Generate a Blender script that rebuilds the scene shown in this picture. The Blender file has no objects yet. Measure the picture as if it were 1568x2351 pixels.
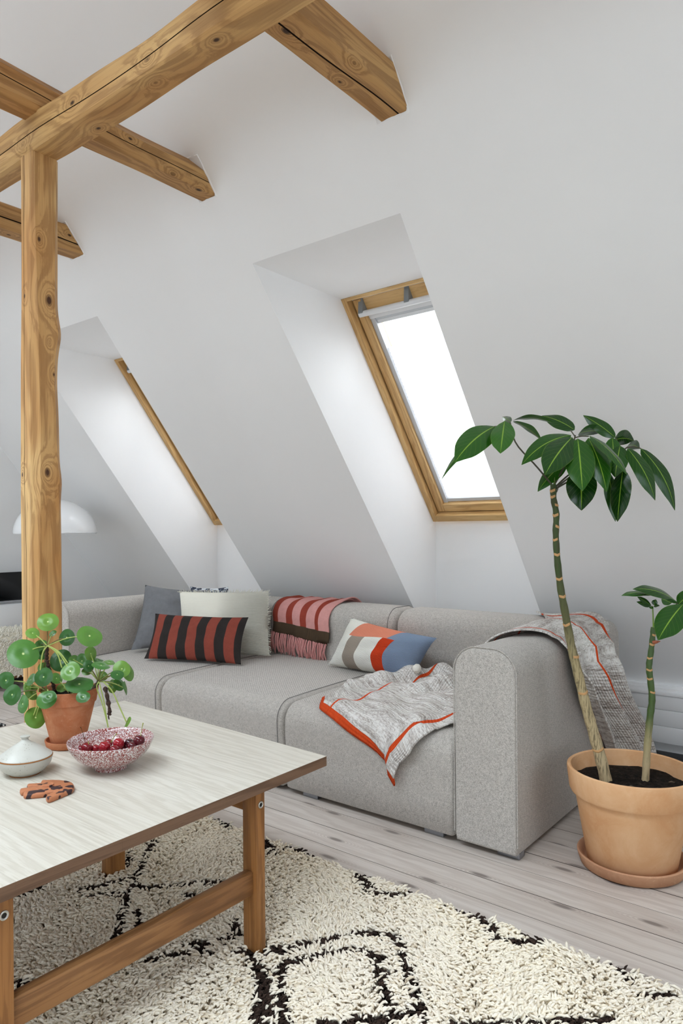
import bpy, bmesh, math, random
import numpy as np
from math import sin, cos, pi, radians as R
from mathutils import Vector

random.seed(7)
rng = np.random.default_rng(7)
SC = bpy.context.scene
COL = SC.collection

# ------------------------------------------------------------------ camera
CAM_H, FPX, YAW, ROLL, PCX, PCY = 1.10, 1630.06, .6706, -.0072, 784.0, 1219.3
_d = Vector((-sin(YAW), cos(YAW), 0)); _r0 = Vector((cos(YAW), sin(YAW), 0)); _u0 = Vector((0, 0, 1))
CR = _r0 * cos(ROLL) + _u0 * sin(ROLL)
CU = -_r0 * sin(ROLL) + _u0 * cos(ROLL)
CD = _d
cam_data = bpy.data.cameras.new('camera')
cam = bpy.data.objects.new('camera', cam_data)
COL.objects.link(cam)
from mathutils import Matrix
m = Matrix.Identity(4)
for i in range(3):
    m[i][0], m[i][1], m[i][2] = CR[i], CU[i], -CD[i]
m[2][3] = CAM_H
cam.matrix_world = m
cam_data.sensor_fit = 'AUTO'
cam_data.sensor_width = 36.0
cam_data.lens = FPX / 2351 * 36
cam_data.shift_y = (PCY - 1175.5) / 2351
cam_data.clip_start = .05
SC.camera = cam

# ------------------------------------------------------------------ sky, lights, exposure
world = bpy.data.worlds.new('overcast_sky')
SC.world = world
world.use_nodes = True
_nt = world.node_tree
_bg = _nt.nodes['Background']
_tc = _nt.nodes.new('ShaderNodeTexCoord')
_sx = _nt.nodes.new('ShaderNodeSeparateXYZ')
_rp = _nt.nodes.new('ShaderNodeValToRGB')
_nt.links.new(_tc.outputs['Generated'], _sx.inputs[0])
_nt.links.new(_sx.outputs[2], _rp.inputs[0])
_nt.links.new(_rp.outputs[0], _bg.inputs[0])
_rp.color_ramp.elements[0].position = 0.0
_rp.color_ramp.elements[0].color = (.33, .345, .365, 1)      # overcast: the zenith is three times the horizon
_rp.color_ramp.elements[1].position = 1.0
_rp.color_ramp.elements[1].color = (.985, 1.0, 1.03, 1)
_bg.inputs[1].default_value = 14

def area_light(name, loc, aim, sx, sy, power, col):
    L = bpy.data.lights.new(name, 'AREA')
    L.shape = 'RECTANGLE'; L.size = sx; L.size_y = sy; L.energy = power; L.color = col
    o = bpy.data.objects.new(name, L); COL.objects.link(o)
    o.location = loc
    o.rotation_euler = (Vector(aim) - Vector(loc)).to_track_quat('-Z', 'Y').to_euler()
    return o
# added area lights out of view that fill the room; no openings behind them
COOL = (.79, .905, 1.0)
area_light('left_front_fill', (-4.3, -1.6, 1.6), (-4.4, 2.6, .4), 2.0, 1.6, 23, COOL)  # unseen area light for the daylight from the front left
area_light('low_front_fill', (.2, -2.6, 1.05), (-2.2, 1.9, .35), 2.4, 1.9, 37, COOL)  # low fill added to brighten the rug under the table; no door here
rl = area_light('overhead_fill', (-2.0, -.35, 3.55), (-2.0, .55, 0), 5.4, 1.2, 140, COOL)  # overhead fill added for seats, table and floor; the ceiling is closed
rl.data.spread = R(110)
area_light('right_side_fill', (2.9, .9, 1.3), (-2.0, 2.6, 1.0), 1.6, 1.6, 25, COOL)  # fill added from the right for the faces turned that way

SC.view_settings.view_transform = 'Standard'
SC.view_settings.look = 'None'
SC.view_settings.gamma = 1.0
SC.view_settings.use_curve_mapping = False
SC.view_settings.exposure = -0.03
SC.cycles.max_bounces = 12
SC.cycles.diffuse_bounces = 8
SC.cycles.transparent_max_bounces = 12
SC.cycles.caustics_reflective = False
SC.cycles.caustics_refractive = False

# ------------------------------------------------------------------ geometry of the view (to measure real positions)
def ray(x, y): return CD + CR * ((x - PCX) / FPX) - CU * ((y - PCY) / FPX)
EYE = Vector((0, 0, CAM_H))
def dep(x, y, D): return EYE + ray(x, y) * D
def on_z(x, y, z):
    v = ray(x, y); return EYE + v * ((z - CAM_H) / v.z)
def on_y(x, y, Y):
    v = ray(x, y); return EYE + v * (Y / v.y)
def on_x(x, y, X):
    v = ray(x, y); return EYE + v * (X / v.x)
def depth(P): return (Vector(P) - EYE).dot(CD)

# ------------------------------------------------------------------ material helpers
def lin(c):
    return tuple(((v / 255) / 12.92 if v / 255 <= .04045 else ((v / 255 + .055) / 1.055) ** 2.4) for v in c) + (1.0,)

class Mat:
    def __init__(s, name):
        s.m = bpy.data.materials.new(name); s.m.use_nodes = True
        s.t = s.m.node_tree; s.b = s.t.nodes['Principled BSDF']; s.out = s.t.nodes['Material Output']
        s._tc = None
    def n(s, typ, **kw):
        nd = s.t.nodes.new('ShaderNode' + typ)
        for k, v in kw.items(): setattr(nd, k, v)
        return nd
    def l(s, a, b): s.t.links.new(a, b)
    def set(s, nd, **kw):
        for k, v in kw.items():
            nd.inputs[k.replace('_', ' ')].default_value = v
        return nd
    def coord(s, which='Object'):
        if s._tc is None: s._tc = s.n('TexCoord')
        return s._tc.outputs[which]
    def mapping(s, src, scale=(1, 1, 1), rot=(0, 0, 0), loc=(0, 0, 0)):
        nd = s.n('Mapping'); nd.inputs['Scale'].default_value = scale
        nd.inputs['Rotation'].default_value = rot; nd.inputs['Location'].default_value = loc
        s.l(src, nd.inputs['Vector']); return nd.outputs[0]
    def noise(s, vec, scale, detail=3, rough=.5, dist=0):
        nd = s.n('TexNoise'); s.set(nd, Scale=scale, Detail=detail, Roughness=rough, Distortion=dist)
        s.l(vec, nd.inputs['Vector']); return nd.outputs[0]
    def wave(s, vec, scale, dist=0, detail=2, direction='X', dscale=1, kind='BANDS', profile='SIN'):
        nd = s.n('TexWave'); nd.wave_type = kind; nd.wave_profile = profile
        if kind == 'BANDS': nd.bands_direction = direction
        else: nd.rings_direction = direction
        s.set(nd, Scale=scale, Distortion=dist, Detail=detail); nd.inputs['Detail Scale'].default_value = dscale
        s.l(vec, nd.inputs['Vector']); return nd.outputs[1]
    def voronoi(s, vec, scale, feature='F1'):
        nd = s.n('TexVoronoi'); nd.feature = feature; s.set(nd, Scale=scale)
        s.l(vec, nd.inputs['Vector']); return nd
    def ramp(s, fac, stops, interp='LINEAR'):
        nd = s.n('ValToRGB'); cr = nd.color_ramp; cr.interpolation = interp
        while len(cr.elements) < len(stops): cr.elements.new(.5)
        for e, (p, c) in zip(cr.elements, stops):
            e.position = p; e.color = c if len(c) == 4 else tuple(c) + (1,)
        s.l(fac, nd.inputs[0]); return nd.outputs[0]
    def mix(s, fac, a, b, mode='MIX'):
        nd = s.n('MixRGB'); nd.blend_type = mode
        for i, v in ((0, fac), (1, a), (2, b)):
            if hasattr(v, 'is_linked'): s.l(v, nd.inputs[i])
            else: nd.inputs[i].default_value = v
        return nd.outputs[0]
    def math(s, op, a, b=None, clamp=False):
        nd = s.n('Math'); nd.operation = op; nd.use_clamp = clamp
        for i, v in ((0, a), (1, b)):
            if v is None: continue
            if hasattr(v, 'is_linked'): s.l(v, nd.inputs[i])
            else: nd.inputs[i].default_value = v
        return nd.outputs[0]
    def sep(s, vec):
        nd = s.n('SeparateXYZ'); s.l(vec, nd.inputs[0]); return nd.outputs
    def comb(s, x, y, z):
        nd = s.n('CombineXYZ')
        for i, v in enumerate((x, y, z)):
            if hasattr(v, 'is_linked'): s.l(v, nd.inputs[i])
            else: nd.inputs[i].default_value = v
        return nd.outputs[0]
    def addv(s, a, b):
        nd = s.n('VectorMath'); nd.operation = 'ADD'; s.l(a, nd.inputs[0]); s.l(b, nd.inputs[1]); return nd.outputs[0]
    def col(s, c):
        if hasattr(c, 'is_linked'): s.l(c, s.b.inputs['Base Color'])
        else: s.b.inputs['Base Color'].default_value = c
    def rough(s, r):
        if hasattr(r, 'is_linked'): s.l(r, s.b.inputs['Roughness'])
        else: s.b.inputs['Roughness'].default_value = r
    def bump(s, h, strength=.3, dist=.002):
        nd = s.n('Bump'); s.set(nd, Strength=strength, Distance=dist); s.l(h, nd.inputs['Height'])
        s.l(nd.outputs[0], s.b.inputs['Normal'])
    def spec(s, v): s.b.inputs['Specular IOR Level'].default_value = v

def plain(name, rgb, rough=.5, spec=.5, metal=0):
    M = Mat(name); M.col(lin(rgb)); M.rough(rough); M.spec(spec); M.b.inputs['Metallic'].default_value = metal
    return M.m

def mat_plaster(name, rgb):
    M = Mat(name); c = M.coord()
    n1 = M.noise(c, 2.2, 4, .6); a = lin(rgb); b = lin(tuple(v - 5 for v in rgb))
    M.col(M.mix(n1, a, b)); M.rough(.75); M.spec(.25)
    M.bump(M.noise(c, 60, 5, .6), .12, .002)
    return M.m

def mat_wood(name, axis, light, mid, dark, knot=(92, 58, 30), cross=9.0, rough=.55, per_object=False, knots=True, streak=.5, knotd=3.4, fine=1.0, finec=.35, knot2d=None, knots_at=(), origin=(0, 0, 0), prerot=0):
    """grain runs along `axis` (0 x, 1 y, 2 z) of the object's own space"""
    M = Mat(name); c = M.coord()
    if prerot: c = M.mapping(c, rot=(prerot, 0, 0))
    if per_object:
        oi = M.n('ObjectInfo'); k = M.math('MULTIPLY', oi.outputs['Random'], 37.0)
        c = M.addv(c, M.comb(k, k, k))
    sc = [cross] * 3; sc[axis] = cross * .07
    v = M.mapping(c, tuple(sc))
    big = [2.2] * 3; big[axis] = .55
    vb = M.mapping(c, tuple(big))
    n_big = M.noise(vb, 2.0, 3, .55, .6)
    kd = None
    for (kp, kr) in knots_at:                                # knots where the timber shows them; the grain flows round each
        sq = [1 / kr] * 3; sq[axis] = .6 / kr
        q = M.mapping(c, tuple(sq), loc=tuple(-(kp[i] - origin[i]) * sq[i] for i in range(3)))
        ln = M.n('VectorMath'); ln.operation = 'LENGTH'; M.l(q, ln.inputs[0])
        kd = ln.outputs['Value'] if kd is None else M.math('MINIMUM', kd, ln.outputs['Value'])
    if kd is not None:
        v = M.addv(v, M.comb(*[M.math('MULTIPLY', M.math('POWER', 2.718, M.math('MULTIPLY', kd, -.55)), 1.5)] * 3))
    n_gr = M.noise(v, 2.2, 6, .65, .8)
    fs = [140 * fine] * 3; fs[axis] = 3.0
    n_fine = M.noise(M.mapping(c, tuple(fs)), 1.0, 3, .6)
    w = M.wave(M.addv(v, M.comb(M.math('MULTIPLY', n_gr, 1.6), M.math('MULTIPLY', n_big, 2.6), 0.0)), .9, 5, 2, 'DIAGONAL', 1.2)
    colr = M.mix(M.ramp(n_big, [(.36, (0, 0, 0)), (.62, (1, 1, 1))]), lin(light), lin(mid))
    g = M.ramp(w, [(.25, (0, 0, 0)), (.95, (1, 1, 1))])
    colr = M.mix(M.math('MULTIPLY', g, streak), colr, lin(dark))
    colr = M.mix(M.math('MULTIPLY', M.ramp(n_fine, [(.5, (0, 0, 0)), (.8, (1, 1, 1))]), finec), colr, lin(dark))
    if knots:
        kv = [knotd * 1.8] * 3; kv[axis] = knotd * .62
        vv = M.voronoi(M.addv(M.mapping(c, tuple(kv)), M.comb(M.math('MULTIPLY', n_big, .35), 0.0, M.math('MULTIPLY', n_big, .35))), 1.0)
        if knot2d:
            vv.voronoi_dimensions = '2D'
            for lk in list(vv.inputs['Vector'].links): M.t.links.remove(lk)
            M.l(M.mapping(c, (knot2d[0], knot2d[1], 0)), vv.inputs['Vector'])
        dk = vv.outputs['Distance']
        rings = M.math('MULTIPLY', M.ramp(dk, [(.08, (1, 1, 1)), (.34, (0, 0, 0))]),
                       M.ramp(M.wave(M.comb(dk, dk, dk), 9, .6, 1, 'X'), [(.2, (.15, .15, .15)), (.9, (1, 1, 1))]))
        colr = M.mix(M.math('MULTIPLY', rings, .55), colr, lin(dark))
        colr = M.mix(M.ramp(dk, [(.045, (1, 1, 1)), (.10, (0, 0, 0))]), colr, lin(knot))
    if kd is not None:
        rg = M.math('MULTIPLY', M.ramp(M.math('MULTIPLY', kd, .25), [(.2, (1, 1, 1)), (.6, (0, 0, 0))]),
                    M.ramp(M.math('SINE', M.math('MULTIPLY', M.math('ADD', kd, M.math('MULTIPLY', n_gr, .8)), 11.0)), [(.3, (.1, .1, .1)), (.9, (1, 1, 1))]))
        colr = M.mix(M.math('MULTIPLY', rg, .30), colr, lin(dark))
        colr = M.mix(M.ramp(M.math('MULTIPLY', M.math('ADD', kd, M.math('MULTIPLY', n_fine, .5)), .5), [(.35, (1, 1, 1)), (.62, (0, 0, 0))]), colr, lin(knot))
    M.col(colr); M.rough(rough); M.spec(.3)
    M.bump(M.math('ADD', n_fine, M.math('MULTIPLY', w, .3)), .25, .0015)
    return M.m

# ------------------------------------------------------------------ mesh helpers
class MB:
    """collects vertices and faces of one mesh"""
    def __init__(s): s.v = []; s.f = []; s.uv = []; s.mi = []
    def add(s, V, F, UV=None, mi=0):
        o = len(s.v); s.v += [tuple(p) for p in V]
        s.uv += list(UV) if UV is not None else [(0.0, 0.0)] * len(V)
        for f in F: s.f.append(tuple(i + o for i in f)); s.mi.append(mi)
        return s
    def box(s, lo, hi, mi=0):
        x0, y0, z0 = lo; x1, y1, z1 = hi
        return s.add([(x0, y0, z0), (x1, y0, z0), (x1, y1, z0), (x0, y1, z0), (x0, y0, z1), (x1, y0, z1), (x1, y1, z1), (x0, y1, z1)],
                     [(0, 3, 2, 1), (4, 5, 6, 7), (0, 1, 5, 4), (1, 2, 6, 5), (2, 3, 7, 6), (3, 0, 4, 7)], mi=mi)
    def prism(s, poly, d0, d1, axis, mi=0):
        """closed prism of a 2-D polygon; axis 0: poly is (y,z); 1: (x,z); 2: (x,y)"""
        def p3(p, d):
            return (d, p[0], p[1]) if axis == 0 else ((p[0], d, p[1]) if axis == 1 else (p[0], p[1], d))
        n = len(poly)
        V = [p3(p, d0) for p in poly] + [p3(p, d1) for p in poly]
        F = [tuple(range(n)), tuple(range(2 * n - 1, n - 1, -1))] + [(i, (i + 1) % n + 0, (i + 1) % n + n, i + n)[::-1] for i in range(n)]
        return s.add(V, F, mi=mi)
    def grid(s, P, UV=None, mi=0, closed_u=False):
        nv, nu = len(P), len(P[0])
        V = [p for row in P for p in row]
        U = [q for row in UV for q in row] if UV is not None else [(j / max(nu - 1, 1), i / max(nv - 1, 1)) for i in range(nv) for j in range(nu)]
        F = []
        for i in range(nv - 1):
            for j in range(nu if closed_u else nu - 1):
                k = (j + 1) % nu
                F.append((i * nu + j, i * nu + k, (i + 1) * nu + k, (i + 1) * nu + j))
        return s.add(V, F, U, mi)
    def tube(s, pts, rad, sides=8, cap=True, mi=0):
        pts = [Vector(p) for p in pts]; n = len(pts)
        if not hasattr(rad, '__len__'): rad = [rad] * n
        V = []; UV = []; prev = None
        L = 0
        for i, p in enumerate(pts):
            t = (pts[min(i + 1, n - 1)] - pts[max(i - 1, 0)]).normalized()
            if prev is None:
                a = Vector((0, 0, 1)) if abs(t.z) < .9 else Vector((1, 0, 0))
                e = t.cross(a).normalized()
            else:
                e = (prev - t * prev.dot(t)).normalized()
            prev = e; b = t.cross(e)
            if i: L += (p - pts[i - 1]).length
            for k in range(sides):
                A = 2 * pi * k / sides
                V.append(p + (e * cos(A) + b * sin(A)) * rad[i]); UV.append((k / sides, L))
        F = [(i * sides + k, i * sides + (k + 1) % sides, (i + 1) * sides + (k + 1) % sides, (i + 1) * sides + k) for i in range(n - 1) for k in range(sides)]
        if cap: F += [tuple(range(sides))[::-1], tuple((n - 1) * sides + k for k in range(sides))]
        return s.add(V, F, UV, mi)
    def lathe(s, prof, c, segs=40, sx=1.0, sy=1.0, rot=0, mi=0):
        """profile of (radius, z) turned about the vertical through c; ends at radius 0 close"""
        V = []; UV = []; n = len(prof)
        for i, (r, z) in enumerate(prof):
            for k in range(segs):
                A = 2 * pi * k / segs; x, y = r * sx * cos(A), r * sy * sin(A)
                V.append((c[0] + x * cos(rot) - y * sin(rot), c[1] + x * sin(rot) + y * cos(rot), c[2] + z)); UV.append((k / segs, i / n))
        F = [(i * segs + k, i * segs + (k + 1) % segs, (i + 1) * segs + (k + 1) % segs, (i + 1) * segs + k) for i in range(n - 1) for k in range(segs)]
        return s.add(V, F, UV, mi)
    def build(s, name, mats, parent=None, base=(0, 0, 0), smooth=True, bevel=0, bseg=2, autosmooth=40, weld=False):
        bx, by, bz = parent_base(parent, base)
        me = bpy.data.meshes.new(name)
        me.from_pydata([(x - bx, y - by, z - bz) for x, y, z in s.v], [], s.f)
        uvl = me.uv_layers.new(name='UVMap')
        li = np.empty(len(me.loops), dtype=np.int32); me.loops.foreach_get('vertex_index', li)
        uvl.data.foreach_set('uv', np.array(s.uv, dtype=np.float32)[li].ravel())
        if not isinstance(mats, (list, tuple)): mats = [mats]
        for mm in mats: me.materials.append(mm)
        me.polygons.foreach_set('material_index', s.mi)
        bm = bmesh.new(); bm.from_mesh(me)
        if weld: bmesh.ops.remove_doubles(bm, verts=bm.verts, dist=1e-5)
        bmesh.ops.recalc_face_normals(bm, faces=bm.faces)
        if bevel:
            es = [e for e in bm.edges if len(e.link_faces) == 2 and e.calc_face_angle(0) > R(40)]
            bmesh.ops.bevel(bm, geom=es, offset=bevel, segments=bseg, profile=.5, affect='EDGES', clamp_overlap=True)
        if smooth:
            for f in bm.faces: f.smooth = True
            for e in bm.edges:
                if len(e.link_faces) == 2 and e.calc_face_angle(0) > R(autosmooth): e.smooth = False
        bm.to_mesh(me); bm.free(); me.update()
        o = bpy.data.objects.new(name, me); COL.objects.link(o)
        if parent is not None: o.parent = parent
        else: o.location = base
        return o

def parent_base(parent, base):
    while parent is not None:
        if parent.parent is None: return tuple(parent.location)
        parent = parent.parent
    return base

def thing(name, label, cat, base, group=None):
    o = bpy.data.objects.new(name, None); COL.objects.link(o)
    o.empty_display_size = .1; o.location = base
    return tag(o, label, cat, group)

def tag(o, label, cat, group=None):
    o['label'] = label; o['category'] = cat
    if group: o['group'] = group
    return o

def struct(o, label=None):
    o['kind'] = 'structure'
    if label: o['label'] = label
    return o

def add_mod_solid(o, t, off=0.0):
    md = o.modifiers.new('thickness', 'SOLIDIFY'); md.thickness = t; md.offset = off
    return o

def smoothstep(a, b, x):
    t = min(1, max(0, (x - a) / (b - a))); return t * t * (3 - 2 * t)

def polyline(pts):
    pts = [Vector(p) for p in pts]; L = [0]
    for a, b in zip(pts, pts[1:]): L.append(L[-1] + (b - a).length)
    def f(t):
        d = t * L[-1]
        for i in range(len(pts) - 1):
            if d <= L[i + 1] or i == len(pts) - 2:
                k = (d - L[i]) / max(L[i + 1] - L[i], 1e-9)
                return pts[i].lerp(pts[i + 1], k)
    return f

def curve(pts, n):
    """Catmull-Rom through pts"""
    P = [Vector(p) for p in pts]; P = [P[0] * 2 - P[1]] + P + [P[-1] * 2 - P[-2]]
    out = []; segs = len(P) - 3
    for i in range(n):
        t = i / (n - 1) * segs; k = min(int(t), segs - 1); t -= k
        a, b, c, d = P[k:k + 4]
        out.append(.5 * ((2 * b) + (c - a) * t + (2 * a - 5 * b + 4 * c - d) * t * t + (3 * b - a - 3 * c + d) * t ** 3))
    return out

# ================================================================== SETTING
W_PLASTER = mat_plaster('white_plaster', (244, 244, 244))
W_PAINT = mat_plaster('white_wall_paint', (245, 245, 245))
XL, XR, YF = -5.37, 3.2, -4.4
TANA = math.tan(R(51.7)); YS = 4.0
KNEE_Y = 3.74; KNEE_Z = (YS - KNEE_Y) * TANA
TOPZ = 3.6; TOP_Y = YS - TOPZ / TANA
def slope_y(z): return YS - z / TANA
SN = Vector((0, sin(R(51.7)), cos(R(51.7))))       # outward normal of the roof slope
SU = Vector((0, -cos(R(51.7)), sin(R(51.7))))      # up the slope
def SP(x, s, o): return Vector((x, YS, 0)) + SU * s + SN * o
WIN = [(-2.235, -1.458), (-4.205, -3.429)]
WT_Z, W_TOPY, W_BOTZ = 2.277, 2.835, 1.165          # reveal: level head, upright lower face

# roof slope with its two deep window reveals
b = MB()
xs = [XL, WIN[1][0], WIN[1][1], WIN[0][0], WIN[0][1], XR]
for i in range(5):
    x0, x1 = xs[i], xs[i + 1]
    if i in (1, 3):
        b.add([(x0, slope_y(WT_Z), WT_Z), (x1, slope_y(WT_Z), WT_Z), (x1, TOP_Y, TOPZ), (x0, TOP_Y, TOPZ)], [(0, 1, 2, 3)])
        b.add([(x0, slope_y(WT_Z), WT_Z), (x1, slope_y(WT_Z), WT_Z), (x1, W_TOPY + .08, WT_Z), (x0, W_TOPY + .08, WT_Z)], [(0, 1, 2, 3)])
        b.add([(x0, KNEE_Y, -.06), (x1, KNEE_Y, -.06), (x1, KNEE_Y, W_BOTZ), (x0, KNEE_Y, W_BOTZ)], [(0, 1, 2, 3)])
        b.add([(x0, KNEE_Y, W_BOTZ), (x1, KNEE_Y, W_BOTZ), (x1, KNEE_Y + .1, W_BOTZ), (x0, KNEE_Y + .1, W_BOTZ)], [(0, 1, 2, 3)])
        for x in (x0, x1):
            b.add([(x, KNEE_Y, KNEE_Z), (x, slope_y(WT_Z), WT_Z), (x, W_TOPY + .08, WT_Z), (x, KNEE_Y + .1, W_BOTZ), (x, KNEE_Y, W_BOTZ)], [(0, 1, 2, 3, 4)])
    else:
        b.add([(x0, KNEE_Y, -.06), (x1, KNEE_Y, -.06), (x1, KNEE_Y, KNEE_Z), (x0, KNEE_Y, KNEE_Z)], [(0, 1, 2, 3)])
        b.add([(x0, KNEE_Y, KNEE_Z), (x1, KNEE_Y, KNEE_Z), (x1, TOP_Y, TOPZ), (x0, TOP_Y, TOPZ)], [(0, 1, 2, 3)])
struct(b.build('wall_back', W_PLASTER, smooth=False), 'white sloping attic wall with two deep skylight reveals')
OY = 1.1
b = MB().add([(XL, -OY, TOPZ), (XR, -OY, TOPZ), (XR, TOP_Y, TOPZ), (XL, TOP_Y, TOPZ)], [(0, 1, 2, 3)])
struct(b.build('ceiling', W_PLASTER, smooth=False), 'white ceiling above the beams')
b = MB().add([(XL, -OY, TOPZ), (XR, -OY, TOPZ), (XR, YF, .3), (XL, YF, .3)], [(0, 1, 2, 3)])
b.add([(XL, YF, 0), (XR, YF, 0), (XR, YF, .3), (XL, YF, .3)], [(0, 1, 2, 3)])
struct(b.build('wall_front', W_PLASTER, smooth=False), 'white sloping wall behind the viewer')
prof = [(KNEE_Y + .06, -.06), (KNEE_Y + .06, KNEE_Z + .01), (TOP_Y + .06, TOPZ + .03), (-OY - .06, TOPZ + .03), (YF - .06, .3), (YF - .06, -.06)]
struct(MB().add([(XL, y, z) for y, z in prof], [tuple(range(6))]).build('wall_left', W_PAINT, smooth=False), 'white gable wall behind the post')
struct(MB().add([(XR, y, z) for y, z in prof], [tuple(range(6))]).build('wall_right', W_PAINT, smooth=False), 'white gable wall to the right')

# floor boards
F_WOOD = mat_wood('whitewashed_pine_floor', 0, (206, 197, 189), (196, 186, 177), (165, 150, 140), knot=(128, 118, 112), cross=11, rough=.5, per_object=True, streak=.36, knot2d=(2.3, 8.0), finec=.5)
F_BLACK = mat_wood('black_painted_boards', 0, (26, 26, 27), (21, 21, 22), (10, 10, 10), knots=False, rough=.35, per_object=True, streak=.3)
F_EDGE = plain('dark_board_edge', (52, 45, 41), .9, .1)  # board sides coloured dark so the gaps read as dark lines
fl = MB().box((XL, YF, -.06), (XR, KNEE_Y, -.022)).build('floor', plain('floor_underside', (30, 27, 25), .95, .05), smooth=False)
struct(fl, 'whitewashed pine board floor with dark gaps')
PW = .1255
def plank_mesh(L, mat):
    mb = MB().box((-L / 2, -PW / 2 + .0011, -.022), (L / 2, PW / 2 - .0011, 0))
    mb.mi = [1, 0, 1, 1, 1, 1]
    return mb.build('plank', [mat, F_EDGE], smooth=False)
protos = {}
k0 = math.ceil((YF - 1.908) / PW)
yk = k0
while 1.908 + PW * (yk + 1) <= KNEE_Y + .06:
    yc = 1.908 + PW * (yk + .5)
    black = yc > 3.35
    cuts = [XL, XL + 2.0 + ((yk * 1.37) % 2.4), XR - 1.2 - ((yk * .77) % 1.4), XR]
    if 1.7 < yc < 2.7: cuts = [XL, -4.3 + ((yk * .63) % .5), XR - .8, XR]
    for a, c in zip(cuts, cuts[1:]):
        Lq = round((c - a) / .1) * .1
        key = (round(Lq, 1), black)
        if key not in protos:
            o = plank_mesh(key[0] - .002, F_BLACK if black else F_WOOD); protos[key] = o
        else:
            o = protos[key].copy(); COL.objects.link(o)
        o.parent = fl; o.location = ((a + c) / 2, yc, random.uniform(-.0008, 0))
        o.scale = ((c - a - .0015) / (key[0] - .002), 1, 1)
    yk += 1

# ------------------------------------------------------------------ roof windows
PINE = mat_wood('lacquered_pine_window', 1, (214, 178, 124), (202, 162, 106), (168, 126, 76), knots=False, cross=20, rough=.35, streak=.5, finec=.5, prerot=R(51.7))
PINE_X = mat_wood('lacquered_pine_window_rail', 0, (220, 186, 132), (208, 170, 114), (176, 134, 82), knots=False, cross=20, rough=.35, streak=.55)
GREYMETAL = plain('grey_blind_rail', (196, 199, 203), .35, .5)
BRACKET = plain('grey_plastic_bracket', (128, 133, 136), .5, .4)
WHITEBAR = plain('white_handle_bar', (222, 224, 226), .3, .5)
DARKGAP = plain('dark_gap_strip', (38, 34, 30), .8, .2)  # dark strip set into the gap between lining and sash
def mat_glass(name):
    M = Mat(name); M.t.nodes.remove(M.b)
    tr = M.n('BsdfTransparent'); gl = M.n('BsdfGlossy'); gl.inputs['Roughness'].default_value = .01
    fr = M.n('Fresnel'); fr.inputs[0].default_value = 1.45; mx = M.n('MixShader')
    tr.inputs[0].default_value = (.97, .985, .985, 1)
    M.l(M.math('MULTIPLY', fr.outputs[0], .6), mx.inputs[0]); M.l(tr.outputs[0], mx.inputs[1]); M.l(gl.outputs[0], mx.inputs[2])
    M.l(mx.outputs[0], M.out.inputs[0]); return M.m
def mat_blind(name):
    M = Mat(name); M.t.nodes.remove(M.b)
    tr = M.n('BsdfTranslucent'); tr.inputs[0].default_value = (.62, .62, .63, 1)
    df = M.n('BsdfDiffuse'); df.inputs[0].default_value = (.9, .9, .9, 1)
    mx = M.n('MixShader'); mx.inputs[0].default_value = .26
    M.l(tr.outputs[0], mx.inputs[1]); M.l(df.outputs[0], mx.inputs[2]); M.l(mx.outputs[0], M.out.inputs[0]); return M.m
GLASS = mat_glass('window_glass'); BLIND = mat_blind('white_pleated_fabric')

def slope_box(mb, x0, x1, s0, s1, o0, o1):
    V = [SP(x, s, o) for o in (o0, o1) for s in (s0, s1) for x in (x0, x1)]
    return mb.add(V, [(0, 1, 3, 2), (4, 6, 7, 5), (0, 4, 5, 1), (1, 5, 7, 3), (3, 7, 6, 2), (2, 6, 4, 0)])

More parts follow.
